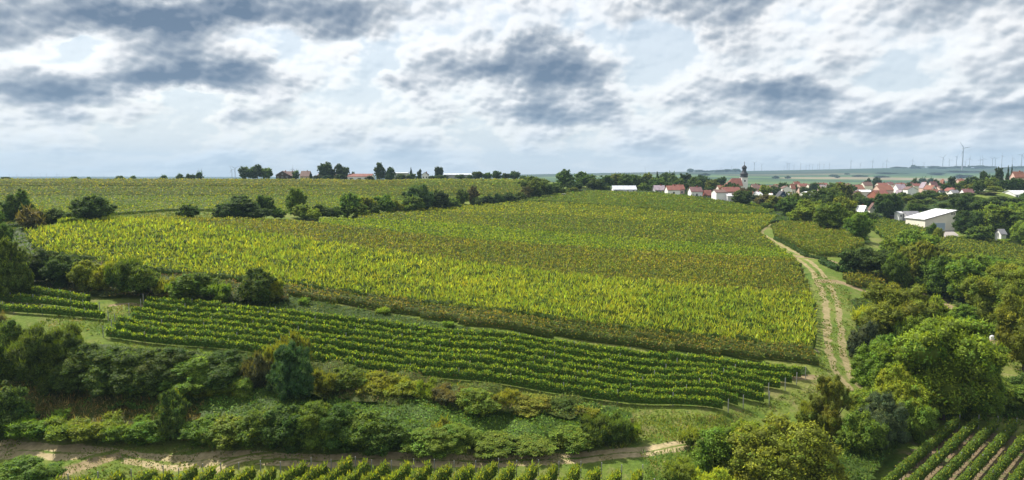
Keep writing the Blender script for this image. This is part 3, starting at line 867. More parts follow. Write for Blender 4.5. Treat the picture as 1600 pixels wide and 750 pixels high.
# ------------------------------------------------------------------ uncountable ground cover
def cover(name, poly, label, cat, col, n0=9.0, s0=.30, D0=90, hmax=1.2, f=.22, accent=None, pacc=0, acc_noise=0, core=True, var=.28, blade=0., bcol=None, bh=.6, mat=None, seed=1, jit=.55, kind='stuff', step=.8, thin=0):
    """bumpy mass of leaves over a region: a lumpy carpet with leaves growing out of it"""
    x0, y0 = poly.min(0); x1, y1 = poly.max(0)
    area = (x1 - x0) * (y1 - y0)
    n = int(area * n0)
    x = rng.uniform(x0, x1, n); y = rng.uniform(y0, y1, n)
    keep = rng.random(n) < np.clip((D0 / y) ** 1.6, 0, 1)
    if thin: keep &= vnoise(x, y, thin[0], seed + 5) * .6 + vnoise(x, y, thin[0] * 3, seed + 9) * .4 > thin[1]
    x, y = x[keep], y[keep]
    m = inpoly(x, y, poly); x, y = x[m], y[m]; n = len(x)
    def H(x, y):
        a = vnoise(x, y, f, seed); b = vnoise(x, y, f * 2.7, seed + 1); c = vnoise(x, y, f * 7, seed + 2)
        return hmax * (.15 + 1.1 * (a * .5 + b * .35 + c * .15 - .25))
    hz_ = np.maximum(H(x, y), .03)
    k = (np.maximum(y, D0) / D0) ** .85
    z = T(x, y) + hz_ * rng.uniform(.75, 1.12, n)
    e = .3
    gx = (H(x + e, y) - H(x - e, y)) / (2 * e); gy = (H(x, y + e) - H(x, y - e)) / (2 * e)
    aim = np.stack([-gx, -gy, np.full(n, .8)], -1)
    V = [leaves(np.stack([x, y, z], -1), s0 * k * rng.uniform(.6, 1.4, n), aim, .75, jit)]
    c = tint(n, col, var, .12)
    if accent is not None:
        an = vnoise(x, y, f * 1.3, seed + 7) if acc_noise else rng.random(n)
        mm = (an > 1 - pacc) & (rng.random(n) < (.75 if acc_noise else 1))
        c = c.reshape(n, 4, 3); c[mm] = np.asarray(accent) * np.exp(rng.normal(0, .25, (mm.sum(), 1, 1))); c = c.reshape(-1, 3)
    pn = (vnoise(x, y, .35, seed + 4) - .5) * .5
    c = c * np.repeat(1 + pn, 4)[:, None]
    cc = [c]
    if blade:
        mB = int(n * blade); i = rng.integers(0, n, mB)
        V.append(blades(np.stack([x[i], y[i], T(x[i], y[i]) + hz_[i] * .8], -1), bh * rng.uniform(.5, 1.4, mB), .10 * k[i], .35))
        cc.append(tint(mB, bcol or col, var, .12))
    V = np.vstack(V); cc = np.vstack(cc); F = QF(len(V) // 4)
    if core:
        xs = np.arange(x0, x1 + step, step); ys = np.arange(y0, y1 + step, step)
        XX, YY = np.meshgrid(xs, ys, indexing='ij')
        hh = H(XX, YY)
        CV = np.stack([XX, YY, T(XX, YY) + hh * .86 - .05], -1).reshape(-1, 3)
        CF = grid_faces(len(xs), len(ys)); ce = CV[CF].mean(1)
        CF = CF[inpoly(ce[:, 0], ce[:, 1], poly)] + len(V)
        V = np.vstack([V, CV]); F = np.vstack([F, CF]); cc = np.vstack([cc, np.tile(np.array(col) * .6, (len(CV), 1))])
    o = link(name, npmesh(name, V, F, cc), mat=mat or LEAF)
    return tag(o, label, cat, kind=kind)

GRS = (.13, .19, .028)
def grassy(pts, label, n0=7, s0=.26, col=GRS, acc=(.25, .22, .08), pacc=.35, seed=3, D0=90, hmax=.35, bh=.35, thin=(.15, .36), step=14):
    return cover('grass', wpoly(pts, step), label, 'grass', col, n0=n0, s0=s0, D0=D0, hmax=hmax, f=.35, accent=acc, pacc=pacc, acc_noise=1, core=False, var=.3, blade=.6, bcol=tuple(q * 1.15 for q in col), bh=bh, seed=seed, jit=.9, thin=thin)
grassy([(-60, 690), (0, 684), (300, 696), (640, 704), (960, 704), (1000, 690), (1130, 676), (1140, 700), (1050, 712), (1000, 730), (500, 722), (250, 738), (60, 775), (-60, 775)], 'short dry grass along the lower track', seed=3, n0=12, hmax=.15, bh=.22, thin=(.12, .46), pacc=.45)
grassy([(1276, 475), (1280, 572), (1262, 612), (1340, 612), (1345, 560), (1330, 500), (1330, 455), (1300, 440), (1270, 420)], 'green grass verge beside the rutted track', seed=5, n0=9, hmax=.18, bh=.25, thin=(.12, .42))
grassy([(100, 486), (180, 480), (230, 474), (150, 528), (300, 546), (600, 588), (850, 618), (1130, 652), (1262, 606), (1300, 612), (1220, 640), (1120, 670), (990, 660), (940, 655), (700, 610), (450, 572), (250, 560), (120, 540), (60, 505)], 'yellow green grass around the foot of the middle terrace', seed=6, n0=9, hmax=.4, bh=.4, thin=(.12, .33), col=(.125, .18, .028))
grassy([(960, 655), (1130, 650), (1150, 672), (1090, 690), (1000, 696), (960, 706), (930, 690)], 'tall yellow green grass on the slope right of the brambles', seed=7, n0=16, hmax=.6, bh=.6, thin=(.12, .2), col=(.15, .20, .03))
grassy([(1000, 712), (1080, 700), (1130, 730), (1130, 775), (1000, 775), (1010, 735)], 'rough weedy grass between lower vines and bush', seed=8, n0=16, hmax=.8, bh=.6, thin=(.12, .2), col=(.11, .18, .03))
grassy([(1430, 640), (1480, 655), (1620, 668), (1660, 640), (1560, 650), (1470, 636)], 'green grass strip behind the trimmed rows', seed=9, n0=14, col=(.09, .17, .025), thin=(.12, .3))
grassy([(1480, 520), (1530, 545), (1600, 590), (1660, 590), (1660, 540), (1590, 545), (1540, 520), (1500, 500)], 'sunny grass below the right trees', seed=10, n0=10, thin=(.12, .3))
cover('thicket_floor', wpoly([(-60, 545), (60, 545), (150, 548), (300, 560), (430, 575), (430, 625), (300, 622), (100, 612), (-60, 612)]), 'dark weeds under the thicket', 'weeds', (.11, .17, .026), n0=12, s0=.28, hmax=2.2, f=.2, accent=(.14, .15, .03), pacc=.25, acc_noise=1, seed=33, var=.35)
cover('left_edge_scrub', wpoly([(-60, 352), (45, 352), (40, 372), (60, 400), (-60, 402)]), 'green scrub at the upper left edge of the big vineyard', 'scrub', (.085, .14, .024), n0=7, s0=.36, hmax=2.2, f=.2, accent=(.18, .17, .04), pacc=.3, acc_noise=1, seed=34, var=.35, D0=130)
grassy([(180, 330), (280, 330), (350, 334), (350, 350), (250, 350), (180, 352), (150, 352)], 'grassy bank below the hedgerow gap', seed=11, n0=5, D0=110, hmax=.6, col=(.12, .16, .03))
cover('brambles', wpoly([(300, 610), (420, 618), (560, 622), (760, 645), (900, 640), (985, 655), (985, 690), (900, 703), (700, 703), (500, 690), (330, 660), (120, 640), (180, 610)]), 'green bramble blanket on the bank above the lower track', 'brambles',
      (.12, .21, .030), n0=28, s0=.25, hmax=2.4, f=.22, accent=(.20, .24, .03), pacc=.08, acc_noise=1, seed=21, var=.35, blade=.05, bcol=(.16, .24, .04))
cover('dry_scrub', wpoly([(-60, 600), (40, 606), (140, 612), (240, 618), (350, 640), (360, 694), (200, 692), (-60, 688)]), 'yellow brown scrub on the left part of the bank', 'scrub',
      (.135, .165, .03), n0=28, s0=.22, hmax=3.0, f=.20, accent=(.22, .17, .055), pacc=.42, acc_noise=1, seed=22, var=.35, blade=.35, bcol=(.22, .18, .06), bh=.7)
cover('terrace_scrub', wpoly([(420, 578), (520, 580), (620, 592), (760, 612), (880, 628), (960, 645), (960, 662), (860, 662), (740, 655), (600, 640), (480, 630), (400, 610)]), 'mixed scrub below the front vine row', 'scrub',
      (.135, .185, .03), n0=26, s0=.23, hmax=2.8, f=.22, accent=(.17, .145, .055), pacc=.34, acc_noise=1, seed=23, var=.35, blade=.2, bcol=(.18, .18, .06))
cover('bank_weeds', wpoly([(330, 450), (460, 468), (600, 492), (800, 524), (1000, 552), (1130, 568), (1262, 578), (1262, 588), (1130, 576), (1000, 562), (750, 530), (600, 511), (450, 497), (330, 480)]), 'weeds on the narrow bank above the middle terrace', 'weeds',
      (.085, .145, .025), n0=14, s0=.26, hmax=.9, f=.3, accent=(.16, .20, .04), pacc=.3, acc_noise=1, seed=24, var=.3, blade=.2, bcol=(.17, .22, .05))
cover('bank_scrub', wpoly([(40, 392), (100, 402), (200, 426), (330, 440), (450, 460), (450, 478), (330, 474), (250, 470), (170, 468), (0, 452), (-60, 440), (-60, 380)]), 'rusty and green scrub on the left bank', 'scrub',
      (.095, .13, .028), n0=18, s0=.27, hmax=2.2, f=.2, accent=(.20, .14, .05), pacc=.40, acc_noise=1, seed=25, var=.35, blade=.15, bcol=(.2, .17, .06), D0=110)
cover('creeper_cover', wpoly([(1300, 700), (1330, 650), (1400, 640), (1440, 650), (1420, 690), (1370, 745), (1350, 790), (1250, 790)]), 'tangled creepers beside the trimmed vine plot', 'creepers',
      (.100, .17, .026), n0=26, s0=.26, hmax=2.4, f=.2, accent=(.18, .22, .04), pacc=.12, acc_noise=1, seed=26, var=.35, blade=.1, bcol=(.16, .22, .05))
cover('creeper_cover', wpoly([(1440, 640), (1480, 600), (1540, 585), (1600, 600), (1660, 620), (1660, 665), (1560, 652)]), 'green creepers behind the grass of the trimmed plot', 'creepers',
      (.09, .155, .024), n0=20, s0=.28, hmax=2.2, f=.2, accent=(.13, .19, .03), pacc=.3, acc_noise=1, seed=27, var=.35, blade=.1, bcol=(.14, .2, .04))
cover('undergrowth', wpoly([(1330, 470), (1400, 460), (1440, 470), (1500, 500), (1540, 540), (1480, 600), (1420, 640), (1345, 620), (1345, 560), (1335, 500)]), 'shady undergrowth beneath the trees right of the track', 'undergrowth',
      (.09, .14, .020), n0=9, s0=.35, hmax=1.8, f=.2, accent=(.13, .17, .03), pacc=.3, acc_noise=1, seed=28, var=.35)
cover('undergrowth', wpoly([(1185, 352), (1200, 335), (1260, 330), (1350, 335), (1400, 345), (1352, 358), (1360, 385), (1320, 372), (1300, 356), (1262, 348), (1230, 346)]), 'bushy undergrowth between small plot and village', 'undergrowth',
      (.075, .135, .022), n0=4, s0=.42, hmax=2.2, f=.12, accent=(.12, .16, .03), pacc=.3, acc_noise=1, seed=29, var=.35, D0=140, step=2)
cover('undergrowth', wpoly([(1350, 405), (1400, 400), (1480, 405), (1560, 415), (1660, 430), (1660, 560), (1600, 560), (1540, 520), (1480, 470), (1430, 452), (1390, 436)]), 'dark undergrowth beneath the right hand wood', 'undergrowth',
      (.07, .12, .022), n0=5, s0=.42, hmax=2.4, f=.15, accent=(.11, .15, .03), pacc=.3, acc_noise=1, seed=30, var=.35, D0=120, step=1.5)

cover('undergrowth', wpoly([(1190, 348), (1200, 322), (1300, 314), (1400, 312), (1500, 312), (1620, 312), (1640, 350), (1600, 372), (1520, 376), (1500, 350), (1420, 340), (1380, 344), (1300, 345)], 20), 'gardens and bushes between the village houses', 'undergrowth',
      (.075, .13, .024), n0=1.6, s0=.42, hmax=2.6, f=.09, accent=(.15, .19, .035), pacc=.3, acc_noise=1, seed=31, var=.35, D0=170, step=3)
cover('undergrowth', wpoly([(830, 312), (870, 306), (930, 300), (1000, 303), (1040, 305), (1100, 311), (1150, 316), (1190, 322), (1200, 308), (1100, 300), (1000, 296), (900, 296), (830, 300)], 20), 'low growth at the foot of the tree belt', 'undergrowth',
      (.065, .115, .022), n0=1.0, s0=.45, hmax=2.6, f=.09, accent=(.13, .17, .03), pacc=.3, acc_noise=1, seed=32, var=.35, D0=170, step=4)

# ------------------------------------------------------------------ trees and bushes
CROWNS = {}
def lumps(kind, r):
    """clusters (centre, radius) that make up a crown in a unit box: x,y in -.5..+.5, z in 0..1"""
    out = []
    if kind == 'round':        # deciduous tree, crown starts a little above ground
        for i in range(22):
            a = r.uniform(0, 2 * math.pi); e = r.uniform(-.95, 1.0)
            k = math.cos(e * 1.25)
            out.append((.31 * k * math.cos(a), .31 * k * math.sin(a), .53 + .31 * math.sin(e * 1.25), r.uniform(.10, .19)))
        out += [(0, 0, .5, .32), (.05, .03, .7, .2), (-.1, .1, .28, .2), (.1, -.1, .3, .2)]
    elif kind == 'tall':
        for i in range(24):
            a = r.uniform(0, 2 * math.pi); z = r.uniform(.2, .92)
            k = (.32 * math.sin(math.pi * (z * .82 + .12)) ** .6) * r.uniform(.6, 1.1)
            out.append((k * math.cos(a), k * math.sin(a), z, r.uniform(.07, .16)))
        out += [(0, 0, .35, .22), (0, 0, .55, .22), (0, 0, .72, .16)]
    elif kind == 'bush':       # foliage down to the ground
        for i in range(24):
            a = r.uniform(0, 2 * math.pi); e = r.uniform(-.1, 1.0)
            k = math.cos(e * 1.35)
            out.append((.34 * k * math.cos(a), .34 * k * math.sin(a), .30 + .48 * math.sin(max(e, -.1) * 1.35), r.uniform(.10, .20)))
        out += [(0, 0, .35, .34), (.08, -.05, .55, .2)]
    elif kind == 'spread':     # wide, lobed, several heads
        for i in range(30):
            a = r.uniform(0, 2 * math.pi); q = math.sqrt(r.random()) * .40
            zt = .80 * (1 - (q / .52) ** 2.2) * r.uniform(.72, 1.08)
            out.append((q * math.cos(a), q * math.sin(a), max(.18, zt), r.uniform(.09, .17)))
        for i in range(8):
            a = i * math.pi / 4; out.append((.30 * math.cos(a), .30 * math.sin(a), .25, .18))
        out += [(0, 0, .35, .34)]
    elif kind == 'shrub':      # ragged, with upright shoots
        for i in range(16):
            a = r.uniform(0, 2 * math.pi); q = math.sqrt(r.random()) * .34
            out.append((q * math.cos(a), q * math.sin(a), r.uniform(.2, .74), r.uniform(.10, .19)))
        out += [(0, 0, .3, .3)]
    elif kind == 'conifer':
        for i in range(26):
            z = .08 + .88 * (i / 25.) ; k = .34 * (1 - z) ** .8
            for j in range(3 if z < .7 else 1):
                a = r.uniform(0, 2 * math.pi)
                out.append((k * .62 * math.cos(a), k * .62 * math.sin(a), z, .05 + k * .38))
    return out
def crown_mesh(kind, nleaf, leaf, seed, aspect_h=1.0):
    key = (kind, nleaf, seed)
    if key in CROWNS: return CROWNS[key]
    r = np.random.default_rng(seed * 31 + len(kind) * 7 + nleaf)
    pr = random.Random(seed * 77 + len(kind))
    Ls = np.array(lumps(kind, pr))
    if nleaf > 2000:       # bigger crowns carry a second generation of small clusters
        sub = []
        for x_, y_, z_, r_ in Ls:
            for _ in range(9 if nleaf > 15000 else 6):
                d3 = Vector((pr.gauss(0, 1), pr.gauss(0, 1), pr.gauss(.25, 1))).normalized()
                q_ = r_ * pr.uniform(.75, 1.05)
                zz_ = z_ + d3.z * q_
                if zz_ > .03: sub.append((x_ + d3.x * q_, y_ + d3.y * q_, zz_, r_ * pr.uniform(.28, .50)))
        Ls0 = Ls; Ls = np.vstack([Ls * np.array([1, 1, 1, .86]), np.array(sub)])
    w_ = Ls[:, 3] ** 2; w_ /= w_.sum()
    i = r.choice(len(Ls), nleaf, p=w_)
    dirn = unit(r.normal(0, 1, (nleaf, 3)))
    dirn[:, 2] = np.where((dirn[:, 2] < -.3) & (r.random(nleaf) < .6), -dirn[:, 2], dirn[:, 2])
    lim = r.uniform(.62, 1.10, nleaf)
    C = Ls[i, :3] + dirn * (Ls[i, 3] * lim)[:, None]
    # keep leaves near the outer hull: discard those buried deep in other clusters
    deep = np.zeros(nleaf, bool)
    for L_ in Ls:
        deep |= (((C - L_[:3]) ** 2).sum(1) < (L_[3] * .62) ** 2)
    C, dirn, i = C[~deep], dirn[~deep], i[~deep]
    g = C[:, 2] > .005
    C, dirn, i = C[g], dirn[g], i[g]
    n = len(C)
    V = leaves(C, leaf * r.uniform(.6, 1.4, n), dirn + np.array([0, 0, .25]), .7, .55, r)
    # each cluster has its own slight hue, each leaf its own value
    lt = np.exp(r.normal(0, .16, (len(Ls), 1))) * (1 + r.normal(0, .10, (len(Ls), 1)) * np.array([1.2, .2, -.8]))
    cc = lt[i] * np.exp(r.normal(0, .20, (n, 1)))
    yel = r.random(n) < .05
    cc[yel] *= np.array([1.5, 1.35, .9])
    cc = np.repeat(cc, 4, 0)
    F = QF(n)
    Vs, Fs, Cs, off = [V], [F], [cc], len(V)
    if kind in ('shrub', 'bush', 'spread', 'round'):
        m = int(n * (.10 if kind == 'shrub' else .035))
        top = np.nonzero(dirn[:, 2] > .3)[0]
        j = r.choice(top, m)
        B = blades(C[j], leaf * r.uniform(2.0, 4.2, m) * (1.3 if kind == 'shrub' else .8), leaf * .55, .45, r)
        Vs.append(B); Fs.append(QF(m) + off); Cs.append(np.tile(np.array([[1.5, 1.4, 1.0]]), (len(B), 1))); off += len(B)
    # opaque heart of each cluster, lumpy
    th = np.linspace(0, math.pi, 6); ph = np.linspace(0, 2 * math.pi, 9)[:-1]
    TT, PP = np.meshgrid(th, ph, indexing='ij')
    S = np.stack([np.sin(TT) * np.cos(PP), np.sin(TT) * np.sin(PP), np.cos(TT)], -1).reshape(-1, 3)
    a = np.arange(5)[:, None] * 8 + np.arange(8)[None]; b = np.arange(5)[:, None] * 8 + (np.arange(8)[None] + 1) % 8
    SF = np.stack([a, a + 8, b + 8, b], -1).reshape(-1, 4)
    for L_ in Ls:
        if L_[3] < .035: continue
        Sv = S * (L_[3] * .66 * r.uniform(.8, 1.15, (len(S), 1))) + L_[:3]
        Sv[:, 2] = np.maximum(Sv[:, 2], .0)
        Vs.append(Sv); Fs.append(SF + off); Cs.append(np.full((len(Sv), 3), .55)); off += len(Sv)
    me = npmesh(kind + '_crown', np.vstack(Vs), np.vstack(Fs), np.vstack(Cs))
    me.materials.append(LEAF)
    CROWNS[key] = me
    return me
TRUNKS = {}
def trunk_mesh(seed):
    if seed in TRUNKS: return TRUNKS[seed]
    r = random.Random(seed)
    mb = MB()
    mb.tube([(0, 0, -.05), (.01, .01, .15), (.0, .02, .35), (.02, 0, .62)], [.034, .026, .020, .010], 7)
    for k in range(6):
        a = k * 1.05 + r.uniform(-.3, .3); z = r.uniform(.16, .42); q = r.uniform(.16, .28)
        mb.tube([(.01, .01, z), (q * .5 * math.cos(a), q * .5 * math.sin(a), z + .13), (q * math.cos(a), q * math.sin(a), z + .30)], [.014, .009, .004], 5)
    TRUNKS[seed] = mb.mesh('trunk', BARK)
    return TRUNKS[seed]
TINTS = dict(dark=(.055, .105, .022), mid=(.085, .155, .024), olive=(.125, .175, .024), yellow=(.16, .20, .024), bright=(.145, .225, .026), grey=(.085, .125, .060),
             blue=(.055, .115, .045), brown=(.110, .115, .045), lime=(.18, .26, .026), deep=(.040, .078, .020), fresh=(.105, .185, .028))
HUE = dict(dark='dark green', mid='green', olive='olive green', yellow='yellow green', bright='light green', grey='grey green', blue='bluish green', brown='brownish', lime='lime green', deep='very dark green', fresh='fresh green')
KN = dict(round='tree', tall='tree', bush='bush', spread='tree', shrub='shrub', conifer='conifer')
VEG = []
def plant(u, vb, vt, wpx, kind='round', tn='mid', where='', D=None, group=None, lab=None, sink=.0, depth=1.0, lod=None):
    """vb = where it meets the ground, vt = its top, wpx = its width, all in the photograph; D given when the foot is hidden"""
    if D is None or vb > 0: p = hit(u, vb)
    else: p = at(u, D)
    D = p.y
    h = zat(vt, D) - p.z
    wd = wpx * D / FPX * 1.08
    if h < .8: h = .8
    px = max(wpx, h / D * FPX)
    if lod is None: lod = 3 if px > 95 else 2 if px > 45 else 1 if px > 17 else 0
    nleaf, leaf = ((900, .09), (3600, .052), (12000, .030), (36000, .0185))[lod]
    if kind == 'conifer': leaf *= .8
    nv = 4 if lod < 3 else 2
    me = crown_mesh(kind, nleaf, leaf, rnd.randrange(nv) + 1)
    name = {'tree': 'tree', 'bush': 'bush', 'shrub': 'shrub', 'conifer': 'conifer'}[KN[kind]]
    rz = rnd.uniform(0, 6.28)
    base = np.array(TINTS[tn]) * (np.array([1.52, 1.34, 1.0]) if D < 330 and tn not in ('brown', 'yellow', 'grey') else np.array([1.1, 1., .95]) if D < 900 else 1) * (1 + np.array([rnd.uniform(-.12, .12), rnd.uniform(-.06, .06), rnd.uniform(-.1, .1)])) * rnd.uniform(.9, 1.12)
    size = 'tall' if h > wd * 1.25 else 'broad' if wd > h * 1.5 else 'round'
    lab = lab or f'{size} {HUE[tn]} {KN[kind]} {where}'
    if lod == 0 or kind in ('bush', 'shrub'):
        o = link(name, me)
        o.location = p - Vector((0, 0, sink)); crown = o
    else:
        o = empty(name, p - Vector((0, 0, sink)))
        t_ = link('trunk', trunk_mesh(rnd.randrange(4)), o)
        t_.scale = (h * .8, h * .8, h * 1.0)
        crown = link('crown', me, o)
    crown.scale = (wd * 1.0, wd * depth, h * 1.0)
    crown.rotation_euler = (0, 0, rz)
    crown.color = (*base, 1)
    tag(o, lab, KN[kind], group)
    VEG.append(o)
    return o

B = 'on the left bank'
# --- large trees and bushes at the bottom right
G = 'trees and bushes between track and trimmed vine plot'
for a in [
 (1222, 772, 636, 178, 'spread', 'olive', 'in front of the trimmed vine plot', 81),
 (1128, 738, 662, 92, 'bush', 'mid', 'left of the big olive tree', 87),
 (1112, 775, 728, 70, 'shrub', 'lime', 'at the bottom edge below the olive tree', 78),
 (1298, 700, 592, 66, 'tall', 'yellow', 'between the track end and the creepers', 92),
 (1270, 690, 625, 60, 'shrub', 'yellow', 'behind the big olive tree', 94),
 (1345, 720, 640, 75, 'bush', 'mid', 'between olive tree and creepers', 86),
 (1378, 705, 612, 84, 'bush', 'grey', 'at the left corner of the trimmed plot', 95),
 (1345, 660, 605, 60, 'bush', 'fresh', 'beside the end of the track', 99),
 (1400, 672, 566, 100, 'spread', 'lime', 'behind the grey green bush', 106),
 (1430, 690, 620, 60, 'bush', 'fresh', 'behind the first trimmed row', 100),
 (1472, 655, 488, 176, 'round', 'olive', 'tallest right of the track', 112),
 (1522, 655, 545, 90, 'bush', 'mid', 'leaning on the tallest tree', 114),
 (1388, 620, 520, 104, 'spread', 'fresh', 'beside the rutted track', 119),
 (1352, 570, 500, 52, 'bush', 'grey', 'on the verge of the rutted track', 127),
 (1350, 512, 478, 44, 'shrub', 'lime', 'at the bend of the verge', 140),
 (1425, 560, 488, 60, 'round', 'fresh', 'between the two big trees', 126),
 (1400, 545, 444, 116, 'round', 'olive', 'behind the grey verge bush', 136),
 (1448, 540, 462, 70, 'round', 'bright', 'behind the tallest tree', 138),
 (1500, 520, 475, 60, 'bush', 'fresh', 'beside the brown path', 146),
 (1526, 572, 530, 26, 'bush', 'deep', 'on the sunny grass at the right', None),
 (1560, 640, 592, 90, 'bush', 'mid', 'behind the grass strip', 104),
 (1620, 640, 580, 90, 'bush', 'dark', 'at the right edge above the trimmed plot', 106)]:
    u, vb, vt, w_, k, tn, wh, D = a
    plant(u, vb, vt, w_, k, tn, wh, D, G)
# --- wood on the right
G = 'wood right of the track'
for a in [
 (1600, 580, 455, 96, 'round', 'olive', 'with brownish tinge at the right edge beside the brown path', 150), (1560, 520, 412, 110, 'round', 'olive', 'over the brown path', 176),
 (1625, 520, 405, 90, 'round', 'olive', 'behind the brownish one', 185), (1515, 478, 398, 84, 'round', 'mid', 'left of the olive ones', 188),
 (1470, 465, 388, 80, 'spread', 'mid', 'over the path bend', 198), (1432, 452, 378, 62, 'round', 'olive', 'beside the path bend', 206), (1500, 450, 392, 70, 'round', 'olive', 'in the middle of the wood', 212),
 (1398, 452, 392, 40, 'bush', 'mid', 'before the wood', 215), (1545, 450, 398, 60, 'round', 'mid', 'below the right vine plot', 222), (1590, 440, 405, 60, 'round', 'fresh', 'below the right vine plot', 226),
 (1355, 428, 386, 62, 'round', 'deep', 'standing in shade behind the hedge', 214), (1385, 430, 388, 50, 'round', 'deep', 'right in the shady clump', 212), (1326, 424, 388, 40, 'round', 'deep', 'left in the shady clump', 214),  # deep tint puts the clump's shade into the leaf colour
 (1428, 412, 360, 74, 'round', 'fresh', 'below the vine slope', 236), (1392, 405, 372, 42, 'bush', 'olive', 'below the vine slope', 246), (1462, 408, 380, 40, 'bush', 'yellow', 'below the vine slope', 240),
 (1342, 376, 330, 44, 'round', 'mid', 'standing alone behind the small plot', 270)]:
    u, vb, vt, w_, k, tn, wh, D = a
    plant(u, vb, vt, w_, k, tn, wh, D, G)
def hedge(pts, label, col, h=1.6, wd=1.1):
    H = np.array([[*hit(u, v)[:2]] for u, v in pts]); parts = []
    for i in range(len(H) - 1):
        parts.append(row_leaves(H[i], H[i + 1], h=h, base=.1, wd=wd, s0=.25, D0=105, dens=190, col=col, shoots=.04, shcol=tuple(q * 1.5 for q in col), var=.28, ragged=.2, seed=i))
    V, F, c = merge(parts)
    o = link('hedge', npmesh('hedge', V, F, c), mat=LEAF)
    tag(o, label, 'hedge')
hedge([(1284, 412), (1310, 424), (1350, 432), (1404, 444)], 'long clipped hedge along the shady clump of trees', (.05, .10, .022))
hedge([(1212, 374), (1236, 386), (1262, 402), (1290, 407)], 'low dark growth along the foot of the small plot', (.05, .09, .02), .9, .8)
hedge([(1072, 314), (1090, 315), (1120, 317)], 'dark clipped garden hedge before the white house with brown roof', (.035, .07, .02), 1.6, 1.0)
for i in range(16):      # the wood goes on past the picture's edge
    D = 130 + i * 17; u = 1650 + (i * 37) % 95
    p = at(u, D); hgt = rnd.uniform(9, 13)
    plant(u, 0, 272 - (p.z + hgt - CAMZ) / D * FPX, hgt * .95 / D * FPX, 'round', ['olive', 'mid', 'fresh', 'dark'][i % 4], 'beyond the right edge of the wood', D, G)
# --- between small plot and village
G = 'trees between the small vineyard and the village'
for a in [
 (1300, 362, 316, 62, 'round', 'mid', 'behind the small vineyard', 296), (1266, 350, 312, 60, 'round', 'olive', 'behind the small vineyard', 318), (1316, 350, 308, 50, 'round', 'olive', 'behind the small vineyard', 322),
 (1232, 340, 306, 40, 'bush', 'mid', 'at the bend of the track', 345), (1210, 330, 305, 34, 'bush', 'olive', 'at the bend of the track', 370), (1195, 325, 303, 34, 'bush', 'brown', 'at the bend of the track', 390),
 (1242, 346, 328, 26, 'bush', 'bright', 'beside the parked car', 318), (1290, 335, 290, 54, 'round', 'mid', 'before the red barns', 345), (1312, 330, 286, 40, 'round', 'olive', 'before the red barns', 370),
 (1262, 335, 304, 36, 'round', 'dark', 'before the white roofs', 360), (1357, 350, 330, 26, 'bush', 'mid', 'below the white gables', 330), (1388, 345, 300, 46, 'round', 'dark', 'left of the farm hall', 372),
 (1240, 336, 300, 30, 'bush', 'mid', 'by the blue house', 385), (1160, 322, 296, 36, 'round', 'dark', 'right of the white house end wall', 425), (1183, 318, 304, 30, 'round', 'deep', 'right of the white house end wall', 440)]:
    u, vb, vt, w_, k, tn, wh, D = a
    plant(u, vb, vt, w_, k, tn, wh, D, G)
# --- round the farm hall
G = 'trees round the farm hall'
for a in [
 (1512, 372, 326, 46, 'round', 'deep', 'right of the hall door', 318), (1530, 380, 352, 40, 'bush', 'mid', 'before the wood by the hall', 300), (1456, 372, 348, 18, 'bush', 'mid', 'before the hall corner', 306), (1466, 376, 355, 16, 'bush', 'olive', 'beside the blue hall door', 302),
 (1440, 358, 346, 20, 'bush', 'fresh', 'before the side wall of the hall', 316), (1428, 352, 344, 18, 'bush', 'bright', 'before the side wall of the hall', 322), (1414, 348, 340, 14, 'bush', 'mid', 'between the two halls', 330), (1556, 372, 318, 80, 'round', 'mid', 'behind the white shed', 312),
 (1596, 360, 312, 70, 'round', 'bright', 'at the right edge', 330), (1598, 388, 342, 44, 'round', 'fresh', 'right of the white shed', 276), (1540, 350, 306, 60, 'round', 'dark', 'behind the farm hall', 350), (1505, 340, 302, 46, 'round', 'dark', 'behind the farm hall', 380), (1568, 382, 372, 22, 'shrub', 'fresh', 'before the white shed', 268)]:
    u, vb, vt, w_, k, tn, wh, D = a
    plant(u, vb, vt, w_, k, tn, wh, D, G)
# --- belt of trees behind the crest
G = 'tree belt behind the vineyard crest'
for i, a in enumerate([(833, 274, 46, 'mid', 430), (856, 286, 26, 'dark', 425), (880, 266, 34, 'mid', 470), (896, 282, 30, 'dark', 455), (912, 268, 40, 'mid', 500), (930, 278, 30, 'dark', 470), (945, 274, 34, 'mid', 520), (962, 270, 34, 'olive', 560), (980, 270, 34, 'mid', 520),
          (996, 273, 30, 'dark', 560), (1012, 270, 30, 'olive', 560), (1026, 276, 28, 'mid', 520), (1040, 268, 36, 'dark', 580), (1054, 274, 30, 'mid', 540), (1070, 272, 30, 'dark', 600), (1084, 277, 26, 'mid', 540), (1096, 274, 34, 'dark', 620), (1112, 280, 26, 'olive', 560),
          (1123, 276, 28, 'dark', 640), (848, 278, 26, 'olive', 480), (868, 284, 24, 'mid', 440), (1145, 286, 24, 'dark', 520), (1005, 286, 24, 'fresh', 480), (1060, 288, 20, 'mid', 470), (945, 290, 22, 'mid', 470), (895, 292, 20, 'olive', 445)]):
    u, vt, w_, tn, D = a
    plant(u, 0, vt, w_, 'tall' if i % 4 == 2 else 'round', tn, 'in the belt behind the vineyard crest', D, G)
plant(1026, 0, 268, 16, 'conifer', 'deep', 'rising out of the tree belt', 560, G)
plant(1007, 0, 284, 18, 'conifer', 'olive', 'behind the long white building', 500, G)
plant(1066, 300, 290, 14, 'bush', 'dark', 'between the two white houses', 428, G)
plant(1018, 300, 292, 16, 'bush', 'mid', 'beside the long white building', 440, G)
